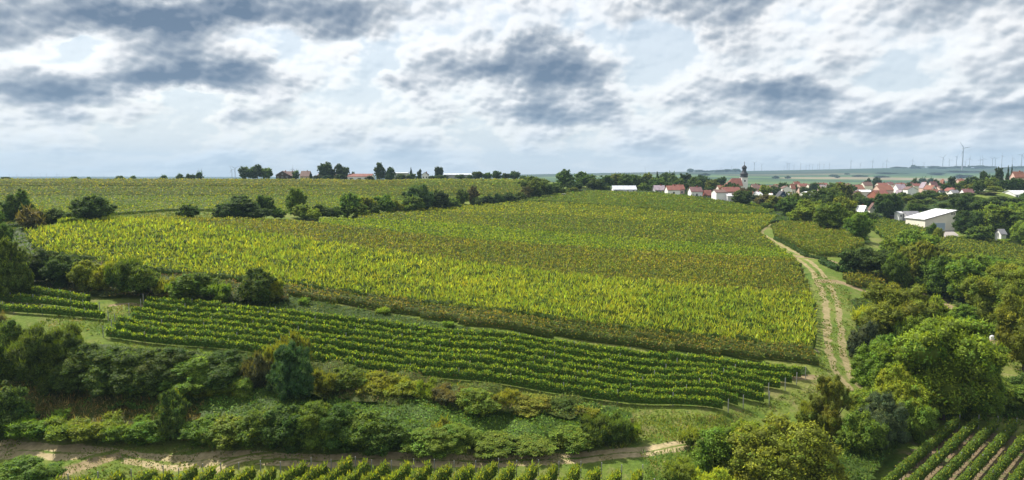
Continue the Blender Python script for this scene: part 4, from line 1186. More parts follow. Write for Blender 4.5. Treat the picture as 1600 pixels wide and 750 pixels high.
# --- village trees
G = 'trees among the village houses'
vil = [(1195, 289, 22, 'round', 'lime', 480), (1172, 292, 20, 'round', 'dark', 500), (1210, 290, 20, 'round', 'dark', 560), (1222, 284, 22, 'round', 'dark', 640), (1183, 286, 16, 'round', 'deep', 640), (1240, 288, 18, 'round', 'dark', 660), (1228, 300, 16, 'conifer', 'deep', 470),
       (1256, 292, 18, 'round', 'dark', 600), (1272, 284, 22, 'round', 'dark', 660), (1262, 298, 20, 'round', 'olive', 520), (1300, 284, 22, 'round', 'mid', 560), (1284, 286, 16, 'round', 'dark', 700), (1330, 288, 18, 'round', 'dark', 640), (1354, 278, 12, 'round', 'deep', 900), (1369, 277, 15, 'round', 'deep', 900),
       (1345, 305, 22, 'round', 'mid', 450), (1358, 308, 22, 'round', 'dark', 430), (1380, 303, 26, 'round', 'olive', 430), (1392, 306, 24, 'round', 'mid', 440), (1375, 312, 20, 'round', 'dark', 400), (1410, 300, 26, 'round', 'mid', 470), (1420, 306, 24, 'round', 'olive', 440), (1400, 290, 18, 'round', 'dark', 600),
       (1427, 277, 12, 'round', 'dark', 760), (1436, 300, 24, 'round', 'mid', 460), (1450, 296, 24, 'round', 'dark', 480), (1465, 300, 26, 'round', 'dark', 450), (1475, 305, 26, 'round', 'olive', 430), (1486, 276, 16, 'tall', 'deep', 560), (1478, 284, 20, 'round', 'dark', 540), (1500, 283, 20, 'round', 'mid', 520),
       (1515, 276, 26, 'round', 'dark', 520), (1530, 280, 26, 'round', 'mid', 500), (1534, 268, 20, 'round', 'dark', 560), (1548, 276, 22, 'round', 'bright', 500), (1556, 262, 22, 'tall', 'deep', 540), (1571, 259, 12, 'conifer', 'deep', 540), (1577, 257, 8, 'conifer', 'deep', 560), (1565, 280, 20, 'conifer', 'deep', 500),
       (1590, 279, 26, 'round', 'dark', 455), (1578, 277, 20, 'round', 'dark', 450), (1602, 278, 24, 'round', 'mid', 458), (1566, 282, 24, 'round', 'dark', 452), (1605, 275, 26, 'round', 'dark', 520), (1550, 290, 26, 'round', 'lime', 450), (1545, 300, 26, 'round', 'brown', 430), (1530, 298, 26, 'round', 'dark', 440), (1510, 300, 26, 'round', 'deep', 430), (1495, 302, 28, 'round', 'dark', 420), (1520, 306, 26, 'round', 'mid', 410),
       (1560, 306, 30, 'round', 'mid', 410), (1585, 308, 30, 'round', 'mid', 405), (1605, 300, 26, 'round', 'fresh', 420), (1450, 310, 26, 'round', 'mid', 420), (1430, 312, 26, 'round', 'olive', 410), (1440, 318, 22, 'round', 'mid', 395), (1475, 316, 24, 'round', 'mid', 395), (1405, 316, 20, 'round', 'brown', 400),
       (1398, 322, 22, 'round', 'dark', 375), (1500, 312, 30, 'round', 'dark', 390), (1525, 315, 26, 'round', 'olive', 380), (1340, 300, 18, 'round', 'olive', 480), (1322, 300, 20, 'round', 'mid', 430), (1303, 305, 22, 'round', 'dark', 410), (1245, 304, 18, 'round', 'dark', 470), (1275, 312, 26, 'round', 'mid', 370),
       (1215, 308, 20, 'bush', 'fresh', 410), (1190, 312, 20, 'bush', 'fresh', 405), (1418, 285, 14, 'round', 'dark', 700), (1443, 283, 14, 'round', 'dark', 680), (1462, 280, 18, 'round', 'dark', 640), (1380, 284, 10, 'conifer', 'mid', 760), (1160, 293, 22, 'round', 'brown', 470), (1150, 300, 14, 'bush', 'dark', 440),
       (1138, 284, 16, 'round', 'deep', 590), (1110, 290, 14, 'round', 'dark', 520), (1128, 290, 12, 'round', 'mid', 520)]
LM = [(1100, 'by the white house with the brown roof'), (1150, 'near the church'), (1195, 'just right of the church tower'), (1222, 'by the blue gabled house'), (1262, 'around the white roofed buildings'), (1310, 'before the red barns'), (1360, 'among the red barns'),
      (1400, 'behind the farm halls'), (1445, 'by the pale village houses'), (1500, 'around the purple roofed house'), (1550, 'near the white roofed house at the right'), (1590, 'below the red house on the rise')]
def near(u):
    return min(LM, key=lambda q: abs(q[0] - u))[1]
for u, vt, w_, k, tn, D in vil:
    plant(u, 0, vt, w_, k, tn, near(u), D, G)
# gardens between the houses: more trees than can be told from the photograph one by one
for i in range(64):
    u = 1185 + (i * 61.8 + rnd.uniform(-12, 12)) % 440
    D = rnd.uniform(365, 520)
    if any(abs(u - k_) < q_ and D < dd_ for k_, q_, dd_ in ((1509, 18, 440), (1585, 30, 470), (1489, 14, 470), (1264, 18, 520), (1372, 26, 520), (1400, 16, 560), (1356, 22, 395), (1220, 16, 450), (1452, 16, 560))): continue
    p = at(u, D); hgt = rnd.uniform(5.0, 8.0)
    vt_ = 272 - (p.z + hgt - CAMZ) / D * FPX
    plant(u, 0, vt_, hgt / D * FPX * rnd.uniform(.9, 1.5), 'round', rnd.choice(['dark', 'mid', 'mid', 'olive', 'deep', 'fresh']), near(u), D, G)
# --- left hedgerow
G = 'hedgerow across the left vineyards'
for a in [
 (30, 356, 299, 52, 'tall', 'dark', 'at the left end of the hedgerow', 218), (-5, 352, 322, 50, 'bush', 'mid', 'at the left end of the hedgerow', 215), (48, 362, 320, 44, 'shrub', 'brown', 'at the left end of the hedgerow', 208), (68, 355, 326, 40, 'bush', 'olive', 'left of the lone round bush', 214), (90, 352, 324, 44, 'bush', 'dark', 'left of the lone round bush', 218), (102, 358, 338, 22, 'shrub', 'bright', 'before the hedgerow', 205),
 (146, 352, 303, 66, 'bush', 'dark', 'standing in the hedgerow', 218), (180, 352, 340, 26, 'bush', 'fresh', 'beside the grassy bank', 214), (118, 356, 338, 30, 'bush', 'fresh', 'before the lone round bush', 208), (295, 347, 318, 36, 'bush', 'dark', 'on the grassy bank', 232), (270, 350, 340, 30, 'bush', 'olive', 'on the grassy bank', 224),
 (350, 346, 318, 40, 'bush', 'deep', 'at the thick part of the hedgerow', 240), (378, 345, 305, 66, 'bush', 'deep', 'at the thick part of the hedgerow', 244), (412, 343, 303, 34, 'bush', 'dark', 'at the thick part of the hedgerow', 250), (402, 346, 322, 50, 'bush', 'deep', 'at the thick part of the hedgerow', 236), (432, 343, 324, 34, 'bush', 'mid', 'left of the tall rounded one', 246),
 (463, 340, 291, 34, 'bush', 'mid', 'rising high out of the hedgerow', 262), (470, 343, 318, 36, 'bush', 'fresh', 'under the tall rounded one', 250), (500, 343, 318, 42, 'bush', 'dark', 'right of the tall rounded one', 252), (492, 345, 325, 24, 'bush', 'bright', 'right of the tall rounded one', 246), (522, 342, 322, 32, 'bush', 'dark', 'halfway along the hedgerow', 256),
 (550, 340, 300, 44, 'bush', 'mid', 'halfway along the hedgerow', 262), (572, 338, 306, 34, 'bush', 'olive', 'halfway along the hedgerow', 268), (560, 341, 318, 36, 'bush', 'fresh', 'halfway along the hedgerow', 255), (600, 336, 303, 40, 'bush', 'mid', 'before the gap to the big dark one', 276), (585, 339, 316, 30, 'bush', 'dark', 'before the gap to the big dark one', 264), (618, 335, 312, 24, 'bush', 'olive', 'before the gap to the big dark one', 276),
 (655, 332, 286, 52, 'bush', 'blue', 'biggest in the hedgerow', 292), (645, 334, 306, 40, 'bush', 'mid', 'at the foot of the biggest one', 280), (684, 330, 296, 42, 'bush', 'dark', 'right beside the biggest one', 298), (704, 328, 308, 32, 'bush', 'fresh', 'right beside the biggest one', 300), (722, 324, 294, 22, 'bush', 'mid', 'at the right part of the hedgerow', 318),
 (738, 323, 292, 22, 'tall', 'brown', 'at the right part of the hedgerow', 322), (745, 324, 308, 26, 'bush', 'dark', 'at the right part of the hedgerow', 316), (764, 322, 305, 26, 'bush', 'deep', 'at the right part of the hedgerow', 330), (778, 321, 301, 18, 'bush', 'dark', 'at the right part of the hedgerow', 336), (795, 318, 300, 28, 'bush', 'dark', 'near the two white cars', 350),
 (812, 316, 300, 26, 'bush', 'mid', 'near the two white cars', 360), (824, 313, 292, 22, 'tall', 'brown', 'near the two white cars', 385), (838, 311, 280, 34, 'round', 'mid', 'near the two white cars', 395), (848, 308, 288, 22, 'round', 'dark', 'near the two white cars', 405), (870, 305, 290, 24, 'bush', 'mid', 'behind the two white cars', 430), (888, 303, 296, 20, 'bush', 'fresh', 'behind the two white cars', 440)]:
    u, vb, vt, w_, k, tn, wh, D = a
    plant(u, vb, vt, w_, k, tn, wh, D, G)
# --- left bank above the short rows
G = 'bushes on the left bank'
for a in [
 (8, 470, 352, 74, 'spread', 'mid', 'at the left edge above the short vine rows', 158), (-12, 440, 330, 70, 'round', 'dark', 'behind the left edge tree', 175), (62, 448, 388, 70, 'bush', 'deep', 'on the left bank above the short rows', 152), (22, 455, 410, 50, 'bush', 'brown', 'on the left bank above the short rows', 148), (100, 452, 396, 60, 'bush', 'deep', 'on the left bank above the short rows', 150),
 (135, 456, 405, 50, 'bush', 'olive', 'on the left bank above the short rows', 148), (165, 458, 400, 56, 'shrub', 'olive', 'on the left bank above the short rows', 148), (195, 464, 398, 60, 'shrub', 'dark', 'midway on the left bank', 147), (222, 466, 412, 60, 'bush', 'mid', 'midway on the left bank', 143), (258, 464, 430, 40, 'shrub', 'olive', 'midway on the left bank', 145),
 (308, 470, 424, 78, 'bush', 'mid', 'above the head of the green rows', 139), (275, 468, 436, 34, 'shrub', 'fresh', 'above the head of the green rows', 141), (345, 474, 440, 34, 'shrub', 'fresh', 'above the head of the green rows', 138), (405, 476, 418, 66, 'bush', 'dark', 'at the left end of the browning vines', 139), (385, 476, 442, 36, 'bush', 'deep', 'at the left end of the browning vines', 137), (432, 474, 430, 30, 'shrub', 'olive', 'at the left end of the browning vines', 139),
 (475, 478, 464, 22, 'shrub', 'fresh', 'on the weedy strip above the terrace', None), (598, 492, 480, 26, 'shrub', 'bright', 'on the weedy strip above the terrace', None), (700, 512, 500, 22, 'shrub', 'fresh', 'on the weedy strip above the terrace', None)]:
    u, vb, vt, w_, k, tn, wh, D = a
    plant(u, vb, vt, w_, k, tn, wh, D, G)
# --- thicket on the lower left
G = 'thicket below the middle terrace'
for a in [
 (20, 610, 500, 90, 'bush', 'dark', 'at the left edge of the thicket', 116), (72, 612, 498, 110, 'shrub', 'dark', 'at the left of the thicket', 113), (110, 590, 505, 50, 'shrub', 'fresh', 'at the left of the thicket', 118), (-10, 560, 470, 50, 'shrub', 'brown', 'at the left edge of the thicket', 124), (15, 560, 508, 50, 'shrub', 'olive', 'at the left edge of the thicket', 121), (140, 612, 535, 96, 'bush', 'dark', 'in the dark middle of the thicket', 111),
 (180, 612, 540, 120, 'bush', 'dark', 'in the dark middle of the thicket', 111), (225, 616, 534, 120, 'spread', 'dark', 'in the dark middle of the thicket', 109), (270, 612, 542, 110, 'bush', 'dark', 'in the dark middle of the thicket', 110), (315, 610, 544, 120, 'spread', 'mid', 'in the dark middle of the thicket', 110), (360, 606, 546, 100, 'bush', 'dark', 'in the dark middle of the thicket', 109),
 (400, 615, 545, 50, 'shrub', 'brown', 'left of the blue green one', 107), (458, 628, 532, 76, 'bush', 'blue', 'standing out blue green in the thicket', 104), (455, 590, 514, 60, 'shrub', 'yellow', 'behind the blue green one', 109), (430, 590, 530, 40, 'shrub', 'olive', 'behind the blue green one', 109),
 (515, 618, 572, 60, 'shrub', 'yellow', 'below the front vine row', 104), (545, 612, 572, 70, 'bush', 'mid', 'below the front vine row', 104), (590, 616, 580, 76, 'shrub', 'olive', 'below the front vine row', 104), (630, 622, 588, 76, 'shrub', 'olive', 'below the front vine row', 103), (668, 628, 588, 46, 'shrub', 'olive', 'below the front vine row', 102),
 (700, 636, 600, 60, 'shrub', 'brown', 'below the front vine row', 101), (745, 645, 606, 80, 'bush', 'fresh', 'below the front vine row', 100), (790, 640, 606, 46, 'shrub', 'olive', 'below the front vine row', 100), (835, 645, 620, 84, 'bush', 'olive', 'below the front vine row', 99), (880, 645, 622, 50, 'bush', 'dark', 'below the front vine row', 98), (920, 655, 632, 44, 'shrub', 'olive', 'below the front vine row', 98),
 (320, 620, 590, 60, 'shrub', 'olive', 'before the dark middle of the thicket', 105), (345, 625, 595, 50, 'shrub', 'olive', 'before the dark middle of the thicket', 103), (375, 628, 590, 50, 'bush', 'mid', 'before the dark middle of the thicket', 103)]:
    u, vb, vt, w_, k, tn, wh, D = a
    plant(u, vb, vt, w_, k, tn, wh, D, G)
G = 'bushes along the upper side of the lower track'
for a in [
 (12, 688, 602, 80, 'bush', 'dark', 'at the left edge by the lower track', 93), (60, 684, 646, 90, 'shrub', 'mid', 'left of the lower track hedge', 94), (110, 686, 650, 90, 'shrub', 'mid', 'left of the lower track hedge', 93), (155, 688, 650, 90, 'shrub', 'olive', 'left of the lower track hedge', 93), (200, 690, 654, 80, 'shrub', 'mid', 'left of the lower track hedge', 92),
 (235, 692, 655, 70, 'bush', 'mid', 'left of the round ivy bush', 92), (272, 692, 608, 62, 'bush', 'dark', 'overgrown with dry stalks', 92), (275, 665, 606, 34, 'shrub', 'olive', 'behind the overgrown one', 97), (320, 694, 652, 80, 'bush', 'mid', 'right of the overgrown one', 91), (365, 696, 650, 90, 'bush', 'fresh', 'right of the overgrown one', 91),
 (410, 700, 638, 90, 'bush', 'mid', 'in the high dark hedge', 90), (450, 702, 632, 90, 'bush', 'dark', 'in the high dark hedge', 89), (490, 704, 628, 96, 'bush', 'mid', 'in the high dark hedge', 89), (530, 704, 632, 96, 'bush', 'dark', 'in the high dark hedge', 89), (570, 705, 642, 90, 'bush', 'mid', 'in the high dark hedge', 89), (610, 706, 654, 84, 'bush', 'dark', 'in the high dark hedge', 89),
 (655, 706, 672, 84, 'bush', 'mid', 'right of the high dark hedge', 89), (705, 708, 664, 96, 'bush', 'fresh', 'with yellow tips right of the dark hedge', 88), (690, 690, 652, 40, 'shrub', 'yellow', 'behind the yellow tipped one', 92), (775, 704, 680, 90, 'bush', 'mid', 'where the brambles meet the track', 90), (830, 704, 682, 90, 'bush', 'fresh', 'where the brambles meet the track', 90),
 (890, 702, 668, 90, 'bush', 'mid', 'at the right end of the brambles', 90), (930, 700, 646, 60, 'shrub', 'dark', 'at the right end of the brambles', 91), (965, 696, 642, 56, 'shrub', 'dark', 'at the right end of the brambles', 92), (990, 690, 658, 30, 'shrub', 'fresh', 'at the right end of the brambles', 93),
 (1078, 700, 668, 44, 'shrub', 'olive', 'beside the rising end of the lower track', 91), (1165, 700, 655, 60, 'bush', 'bright', 'beside the rising end of the lower track', 90), (1060, 760, 715, 60, 'shrub', 'fresh', 'at the bottom beside the vine rows', 80),
 (40, 768, 716, 110, 'bush', 'mid', 'in the bottom left corner', 80), (10, 765, 720, 60, 'shrub', 'mid', 'in the bottom left corner', 81)]:
    u, vb, vt, w_, k, tn, wh, D = a
    plant(u, vb, vt, w_, k, tn, wh, D, G)
# --- ridge with the farm
G = 'trees on the ridge around the farm'
for a in [(12, 276, 20, 'bush', 'dark', 'at the left end of the ridge', 640), (118, 275, 14, 'bush', 'mid', 'small on the bare ridge', 630), (141, 276, 8, 'bush', 'mid', 'small on the bare ridge', 630), (190, 274, 14, 'bush', 'mid', 'small on the bare ridge', 630), (211, 274, 10, 'bush', 'mid', 'small on the bare ridge', 630), (258, 273, 12, 'bush', 'mid', 'small on the bare ridge', 640),
          (284, 271, 14, 'bush', 'dark', 'left of the wind turbine pair', 640), (297, 271, 12, 'bush', 'dark', 'left of the wind turbine pair', 640), (314, 268, 14, 'bush', 'dark', 'left of the wind turbine pair', 640), (304, 272, 10, 'bush', 'dark', 'left of the wind turbine pair', 640),
          (384, 259, 22, 'round', 'dark', 'in the clump left of the farmhouse', 620), (396, 260, 24, 'round', 'mid', 'in the clump left of the farmhouse', 626), (404, 258, 22, 'tall', 'dark', 'in the clump left of the farmhouse', 618), (418, 261, 22, 'round', 'mid', 'in the clump left of the farmhouse', 620),
          (464, 266, 14, 'round', 'dark', 'between farmhouse and beige house', 612), (486, 270, 8, 'bush', 'deep', 'right of the beige house', 615), (510, 253, 28, 'round', 'dark', 'largest behind the farmyard hedge', 612), (530, 257, 20, 'tall', 'dark', 'behind the farmyard hedge', 615), (540, 259, 16, 'round', 'dark', 'behind the farmyard hedge', 612), (553, 267, 7, 'bush', 'dark', 'behind the white hall', 640),
          (500, 273, 22, 'bush', 'deep', 'in the farmyard hedge', 604), (515, 273, 24, 'bush', 'deep', 'in the farmyard hedge', 604), (533, 272, 24, 'bush', 'deep', 'in the farmyard hedge', 604), (578, 274, 16, 'bush', 'deep', 'right of the white hall', 602), (593, 254, 18, 'tall', 'dark', 'pointed beside the white hall', 604), (600, 262, 12, 'tall', 'dark', 'beside the white hall', 606),
          (612, 261, 14, 'round', 'dark', 'standing right of the farm', 598), (608, 272, 12, 'bush', 'deep', 'standing right of the farm', 596), (628, 271, 22, 'bush', 'dark', 'in the long low hedge', 640), (644, 271, 22, 'bush', 'dark', 'in the long low hedge', 640), (643, 261, 8, 'conifer', 'deep', 'small beside the white cottage', 660), (656, 264, 9, 'tall', 'dark', 'small beside the white cottage', 660), (655, 272, 9, 'bush', 'dark', 'small beside the white cottage', 650),
          (686, 259, 16, 'round', 'deep', 'standing like a ball on the ridge', 660), (690, 273, 26, 'bush', 'dark', 'before the greenhouse', 640), (675, 274, 12, 'bush', 'deep', 'before the greenhouse', 640), (720, 272, 18, 'bush', 'dark', 'before the greenhouse', 640), (735, 273, 14, 'bush', 'dark', 'right of the greenhouse', 640), (746, 267, 22, 'round', 'dark', 'right of the greenhouse', 640), (762, 269, 18, 'round', 'mid', 'right of the greenhouse', 640),
          (776, 267, 18, 'round', 'dark', 'left of the big belt tree', 630), (790, 270, 18, 'bush', 'dark', 'left of the big belt tree', 620), (804, 267, 20, 'round', 'dark', 'left of the big belt tree', 620), (818, 274, 16, 'bush', 'mid', 'left of the big belt tree', 600)]:
    u, vt, w_, k, tn, wh, D = a
    D = D if D < 612 else 612 + (D - 612) * .25
    plant(u, 0, vt, w_, k, tn, wh, D, G)
# --- woods and hedges on the far hills
G = 'distant trees on the far hills'
for u, vt, w_, D in [(1078, 264, 14, 4200), (1090, 266, 22, 4200), (1105, 267, 14, 4200), (1120, 266, 20, 4100), (1135, 265, 18, 4100), (1148, 264, 14, 4100), (1100, 271, 16, 3000), (1210, 275, 10, 2600), (1229, 275, 8, 2600), (1300, 273, 14, 2900), (1306, 275, 8, 2700), (1321, 271, 8, 3200),
                     (1380, 270, 30, 3300), (1405, 272, 24, 3300), (1424, 258, 8, 4300), (1430, 260, 20, 4200), (1455, 260, 26, 4200), (1470, 261, 20, 4200), (1495, 260, 26, 4200), (1510, 259, 6, 4200), (1525, 259, 24, 4200), (1540, 260, 20, 4200), (1590, 260, 24, 4200), (1490, 267, 30, 3500), (1515, 268, 26, 3500), (1460, 270, 22, 3200), (1575, 262, 26, 4200), (1400, 261, 20, 4300),
                     (1440, 278, 14, 1300), (1452, 278, 12, 1300), (1375, 275, 20, 2800), (1340, 274, 20, 2900), (1500, 273, 26, 2700), (1030, 270, 20, 4300), (960, 272, 12, 4500)]:
    plant(u, 0, vt - .8, w_ * 1.15, 'bush', 'deep', 'dot of woodland on the far hill', D, G, lab='small bluish clump of trees on the far hill')

# ------------------------------------------------------------------ houses
def roofmat(name, col, tile=True):
    if name in MATS: return MATS[name]
    m, t, out = newmat(name)
    tcn = t.new('ShaderNodeTexCoord'); pos = tcn.outputs['Object']
    nz = t.noise(pos, .6, 5, .65); fine = t.noise(pos, 6, 3, .6)
    c = t.mix(1.0, (*col, 1), t.ramp(nz, [(.3, (.72,) * 3), (.7, (1.25,) * 3)]), 'MULTIPLY')
    c = t.mix(1.0, c, t.ramp(fine, [(.3, (.85,) * 3), (.7, (1.12,) * 3)]), 'MULTIPLY')
    b = t.new('ShaderNodeBsdfPrincipled'); t.put(b.inputs['Base Color'], c)
    b.inputs['Roughness'].default_value = .75 if tile else .4
    wv = t.new('ShaderNodeTexWave'); wv.inputs['Scale'].default_value = 2.2 if tile else .8; t.link(pos, wv.inputs['Vector'])
    wv.bands_direction = 'X'
    bn = t.new('ShaderNodeBump'); bn.inputs['Strength'].default_value = .5; bn.inputs['Distance'].default_value = .08
    t.link(wv.outputs['Fac'], bn.inputs['Height']); t.link(bn.outputs[0], b.inputs['Normal'])
    t.link(b.outputs[0], out.inputs[0]); MATS[name] = m
    return m
WALLS = dict(white=flat('white_plaster', (.80, .79, .77), .9, .06, .5), cream=flat('cream_plaster', (.72, .68, .58), .9, .08, .5), grey=flat('grey_plaster', (.38, .38, .39), .9, .1, .5), beige=flat('beige_plaster', (.55, .43, .28), .9, .1, .5),
             pink=flat('pinkish_plaster', (.58, .40, .34), .9, .1, .5), blue=flat('dark_blue_boards', (.035, .065, .12), .7, .15, 1), wood=flat('dark_boards', (.06, .04, .03), .8, .2, 1), brick=flat('red_brick', (.30, .11, .07), .9, .2, 2))
ROOFS = dict(red=roofmat('red_tiles', (.20, .062, .042)), brown=roofmat('brown_tiles', (.14, .075, .06)), purple=roofmat('purple_tiles', (.15, .065, .065)), orange=roofmat('orange_tiles', (.23, .090, .055)), grey=roofmat('grey_slates', (.20, .20, .22)),
             pale=roofmat('pale_sheet_roof', (.55, .58, .64), False), white=roofmat('white_sheet_roof', (.74, .74, .76), False), dark=roofmat('dark_slates', (.045, .048, .06)), lilac=roofmat('lilac_grey_tiles', (.30, .24, .28)))
GLASS = flat('window_glass', (.03, .04, .055), .15, .1, 1, spec=.6)
FRAME = flat('white_frame', (.7, .7, .7), .6, .03, 1)
DOORM = flat('pale_blue_door_sheet', (.34, .44, .52), .5, .06, 1)
def gable(name, u0, u1, ve, vr, D, depth, wall, roof, label, cat='house', axis='x', yaw=0., win=(3, 1), chim=True, group='houses of the village', over=.35, kind_roof='gable', door=False, winw=1.1):
    """a house whose front runs from u0 to u1 with its eave at ve and ridge at vr, at distance D"""
    x0, x1 = (u0 - 800) / FPX * D, (u1 - 800) / FPX * D
    am = ((u0 + u1) / 2 - 800) / FPX
    if abs(am) > .05:      # the side wall nearer the view axis shows too: it belongs to the measured width
        depth = min(depth, max(4.5, .45 * (x1 - x0) / abs(am)))
        if am > 0: x0 = x0 * (D + depth) / D
        else: x1 = x1 * (D + depth) / D
    w_ = x1 - x0; cx_ = (x0 + x1) / 2
    cyaw = math.cos(R(yaw)); w_ = w_ / max(.5, cyaw) if abs(yaw) < 50 else w_
    base = min(float(T(cx_ + a, D + b)) for a in (-w_ / 2, w_ / 2) for b in (0, depth)) - .3
    zg = float(T(cx_, D))
    ze = zat(ve, D); zr = zat(vr, D + depth / 2 if axis == 'x' else D)
    ze = max(ze, zg + 1.8)
    zr = max(zr, ze + .6)
    o = empty(name, (cx_, D + depth / 2, base), R(yaw)); tag(o, label, cat, group)
    H, Hr = ze - base, zr - base
    hx, hy = w_ / 2, depth / 2
    mb = MB()
    if axis == 'x':
        pts = [(-hy, 0), (hy, 0), (hy, H)] + ([(0, Hr)] if kind_roof == 'gable' else []) + [(-hy, H)]
        mb.hull([(-hx, y, z) for y, z in pts], [(hx, y, z) for y, z in pts])
    else:
        pts = [(-hx, 0), (hx, 0), (hx, H)] + ([(0, Hr)] if kind_roof == 'gable' else []) + [(-hx, H)]
        mb.hull([(x, -hy, z) for x, z in pts], [(x, hy, z) for x, z in pts])
    mb.build('wall', WALLS[wall], o)
    t_ = .22
    a_, b_ = (hy, hx) if axis == 'x' else (hx, hy)
    sl_ = (Hr - H) / a_
    e0 = a_ + over
    prof = [(-e0, H - sl_ * over + .03), (0, Hr + .03), (e0, H - sl_ * over + .03), (e0, H - sl_ * over + .03 + t_), (0, Hr + .03 + t_), (-e0, H - sl_ * over + .03 + t_)]
    rb = MB()
    if kind_roof == 'hip':
        k = b_ - min(a_, b_ * .8)
        lo = H + .02
        q = [(-a_ - over, -b_ - over), (a_ + over, -b_ - over), (a_ + over, b_ + over), (-a_ - over, b_ + over)]
        f3 = (lambda p, z: (p[1], p[0], z)) if axis == 'x' else (lambda p, z: (p[0], p[1], z))
        v = [rb.bm.verts.new(f3(p, lo)) for p in q] + [rb.bm.verts.new(f3((0, -k), Hr)), rb.bm.verts.new(f3((0, k), Hr))]
        for f in ((0, 1, 4), (1, 2, 5, 4), (2, 3, 5), (3, 0, 4, 5), (3, 2, 1, 0)): rb.bm.faces.new([v[i] for i in f])
    else:
        # two slabs joined at the ridge
        for s in ((0, 1, 4, 5), (1, 2, 3, 4)):
            P4 = [prof[i] for i in s]
            if axis == 'x': rb.hull([(-hx - over, y, z) for y, z in P4], [(hx + over, y, z) for y, z in P4])
            else: rb.hull([(x, -hy - over, z) for x, z in P4], [(x, hy + over, z) for x, z in P4])
        bmesh.ops.remove_doubles(rb.bm, verts=rb.bm.verts, dist=.001)
    ro = rb.build('roof', ROOFS[roof], o)
    if chim:
        cx2 = hx * .35
        MB().box(cx2 - .35, cx2 + .35, -.3, .3, Hr - 1.2, Hr + .9).build('chimney', WALLS['brick'], ro)
    nx, nz_ = win
    vis = ze - zg
    for j in range(nz_):
        for i in range(nx):
            xx = -hx + (i + .5) * (2 * hx) / nx
            zz = (zg - base) + vis * (j + .5) / nz_ + .1
            wh = min(1.3, vis * .34 / max(1, nz_) * 1.1)
            fr = MB().box(xx - winw / 2 - .1, xx + winw / 2 + .1, -hy - .05, -hy + .05, zz - wh / 2 - .1, zz + wh / 2 + .1).build('window', FRAME, o)
            MB().box(xx - winw / 2, xx + winw / 2, -hy - .08, -hy - .02, zz - wh / 2, zz + wh / 2).build('pane', GLASS, fr)
    if axis == 'y' and kind_roof == 'gable' and Hr - H > 2.4:
        fr = MB().box(-.6, .6, -hy - .05, -hy + .05, H + .2, H + 1.5).build('window', FRAME, o)
        MB().box(-.5, .5, -hy - .08, -hy - .02, H + .3, H + 1.4).build('pane', GLASS, fr)
    if door:
        MB().box(-hx * .15 - .6, -hx * .15 + .6, -hy - .06, -hy + .04, zg - base - .2, zg - base + 2.0).build('door', WALLS['brick'], o)
    return o
VG = 'houses of the village'
# front line of houses beyond the crest
gable('long_shed', 955, 994, 296.2, 290.5, 455, 9, 'white', 'pale', 'long white shed with pale metal roof at the tree belt', 'shed', win=(4, 1), chim=False)
gable('house', 1019, 1039, 297, 290, 472, 9, 'grey', 'lilac', 'lilac roofed grey house left of the white one', win=(2, 1))
gable('house', 1038, 1062, 297, 290.5, 436, 9, 'white', 'red', 'white house with red tiled roof and a small brown door', win=(1, 1), door=True)
gable('house', 1048, 1069, 296, 289, 460, 9, 'pink', 'red', 'pinkish house half hidden behind the red roofed white one', win=(2, 1))
gable('house', 1074, 1097, 299.5, 292.5, 430, 9, 'white', 'purple', 'white house with dark purple roof beside the clipped hedge', win=(1, 1))
gable('outbuilding', 1097, 1112, 305, 297.5, 432, 7, 'brick', 'red', 'low red outbuilding attached beside the purple roofed white house', 'outbuilding', win=(1, 1), chim=False)
gable('house', 1111, 1134, 301, 296.5, 402, 10, 'white', 'brown', 'big white house with brown roof nearest the crest', win=(0, 0))
gable('annex', 1130, 1144.5, 306.5, 303, 399, 9, 'white', 'white', 'plain white annex stepping down from the big white house', 'annex', win=(0, 0), chim=False)
gable('house', 1124, 1157, 299.5, 292.5, 500, 10, 'pink', 'red', 'long red roofed house between crest and church', win=(4, 1))
gable('house', 1117, 1131, 296, 290, 520, 10, 'cream', 'orange', 'orange roofed house behind the big white house', win=(2, 1))
gable('house', 1105, 1116, 290, 285, 560, 9, 'pink', 'orange', 'small house peeping between the belt trees', win=(2, 1))
gable('house', 1166, 1176, 300, 293, 500, 9, 'pink', 'red', 'narrow red roofed house below the church tower', win=(1, 1))
gable('house', 1170, 1186, 295, 288, 560, 10, 'pink', 'brown', 'brown roofed house right of the church tower', win=(2, 1))
gable('house', 1176, 1190, 306, 300, 450, 8, 'white', 'white', 'low house with white roof beside the lime green tree', win=(2, 1), yaw=20)
gable('house', 1168, 1180, 306, 301, 455, 8, 'cream', 'orange', 'small cream house left of the low white roofed one', axis='y', win=(1, 1))
gable('house', 1208, 1232, 309, 299, 445, 10, 'blue', 'dark', 'dark blue gabled house with white verge boards', axis='y', win=(2, 1), yaw=-8)
gable('house', 1198, 1210, 309, 303, 430, 8, 'cream', 'white', 'pale little house left of the blue gabled one', axis='y', win=(1, 1))
gable('house', 1231, 1242, 295, 287.5, 640, 10, 'cream', 'orange', 'salmon roofed house among dark trees', win=(1, 1))
gable('house', 1243, 1262, 300, 293, 600, 10, 'pink', 'brown', 'brown roofed house behind the white roofed buildings', win=(2, 1))
gable('workshop', 1250, 1276, 304, 299.5, 520, 14, 'white', 'white', 'wide low workshop with white roof in the village', 'workshop', win=(3, 1), chim=False, yaw=6)
gable('workshop', 1262, 1277, 309.5, 305, 470, 10, 'white', 'pale', 'smaller pale workshop before the wide white one', 'workshop', win=(2, 1), chim=False, yaw=-12)
gable('house', 1276, 1294, 296, 289, 620, 10, 'pink', 'lilac', 'lilac roofed house left of the red barns', win=(3, 1))
gable('house', 1278, 1292, 303, 296, 540, 10, 'pink', 'brown', 'brown house in front of the lilac roofed one', win=(2, 1))
RB = 'houses of the village'
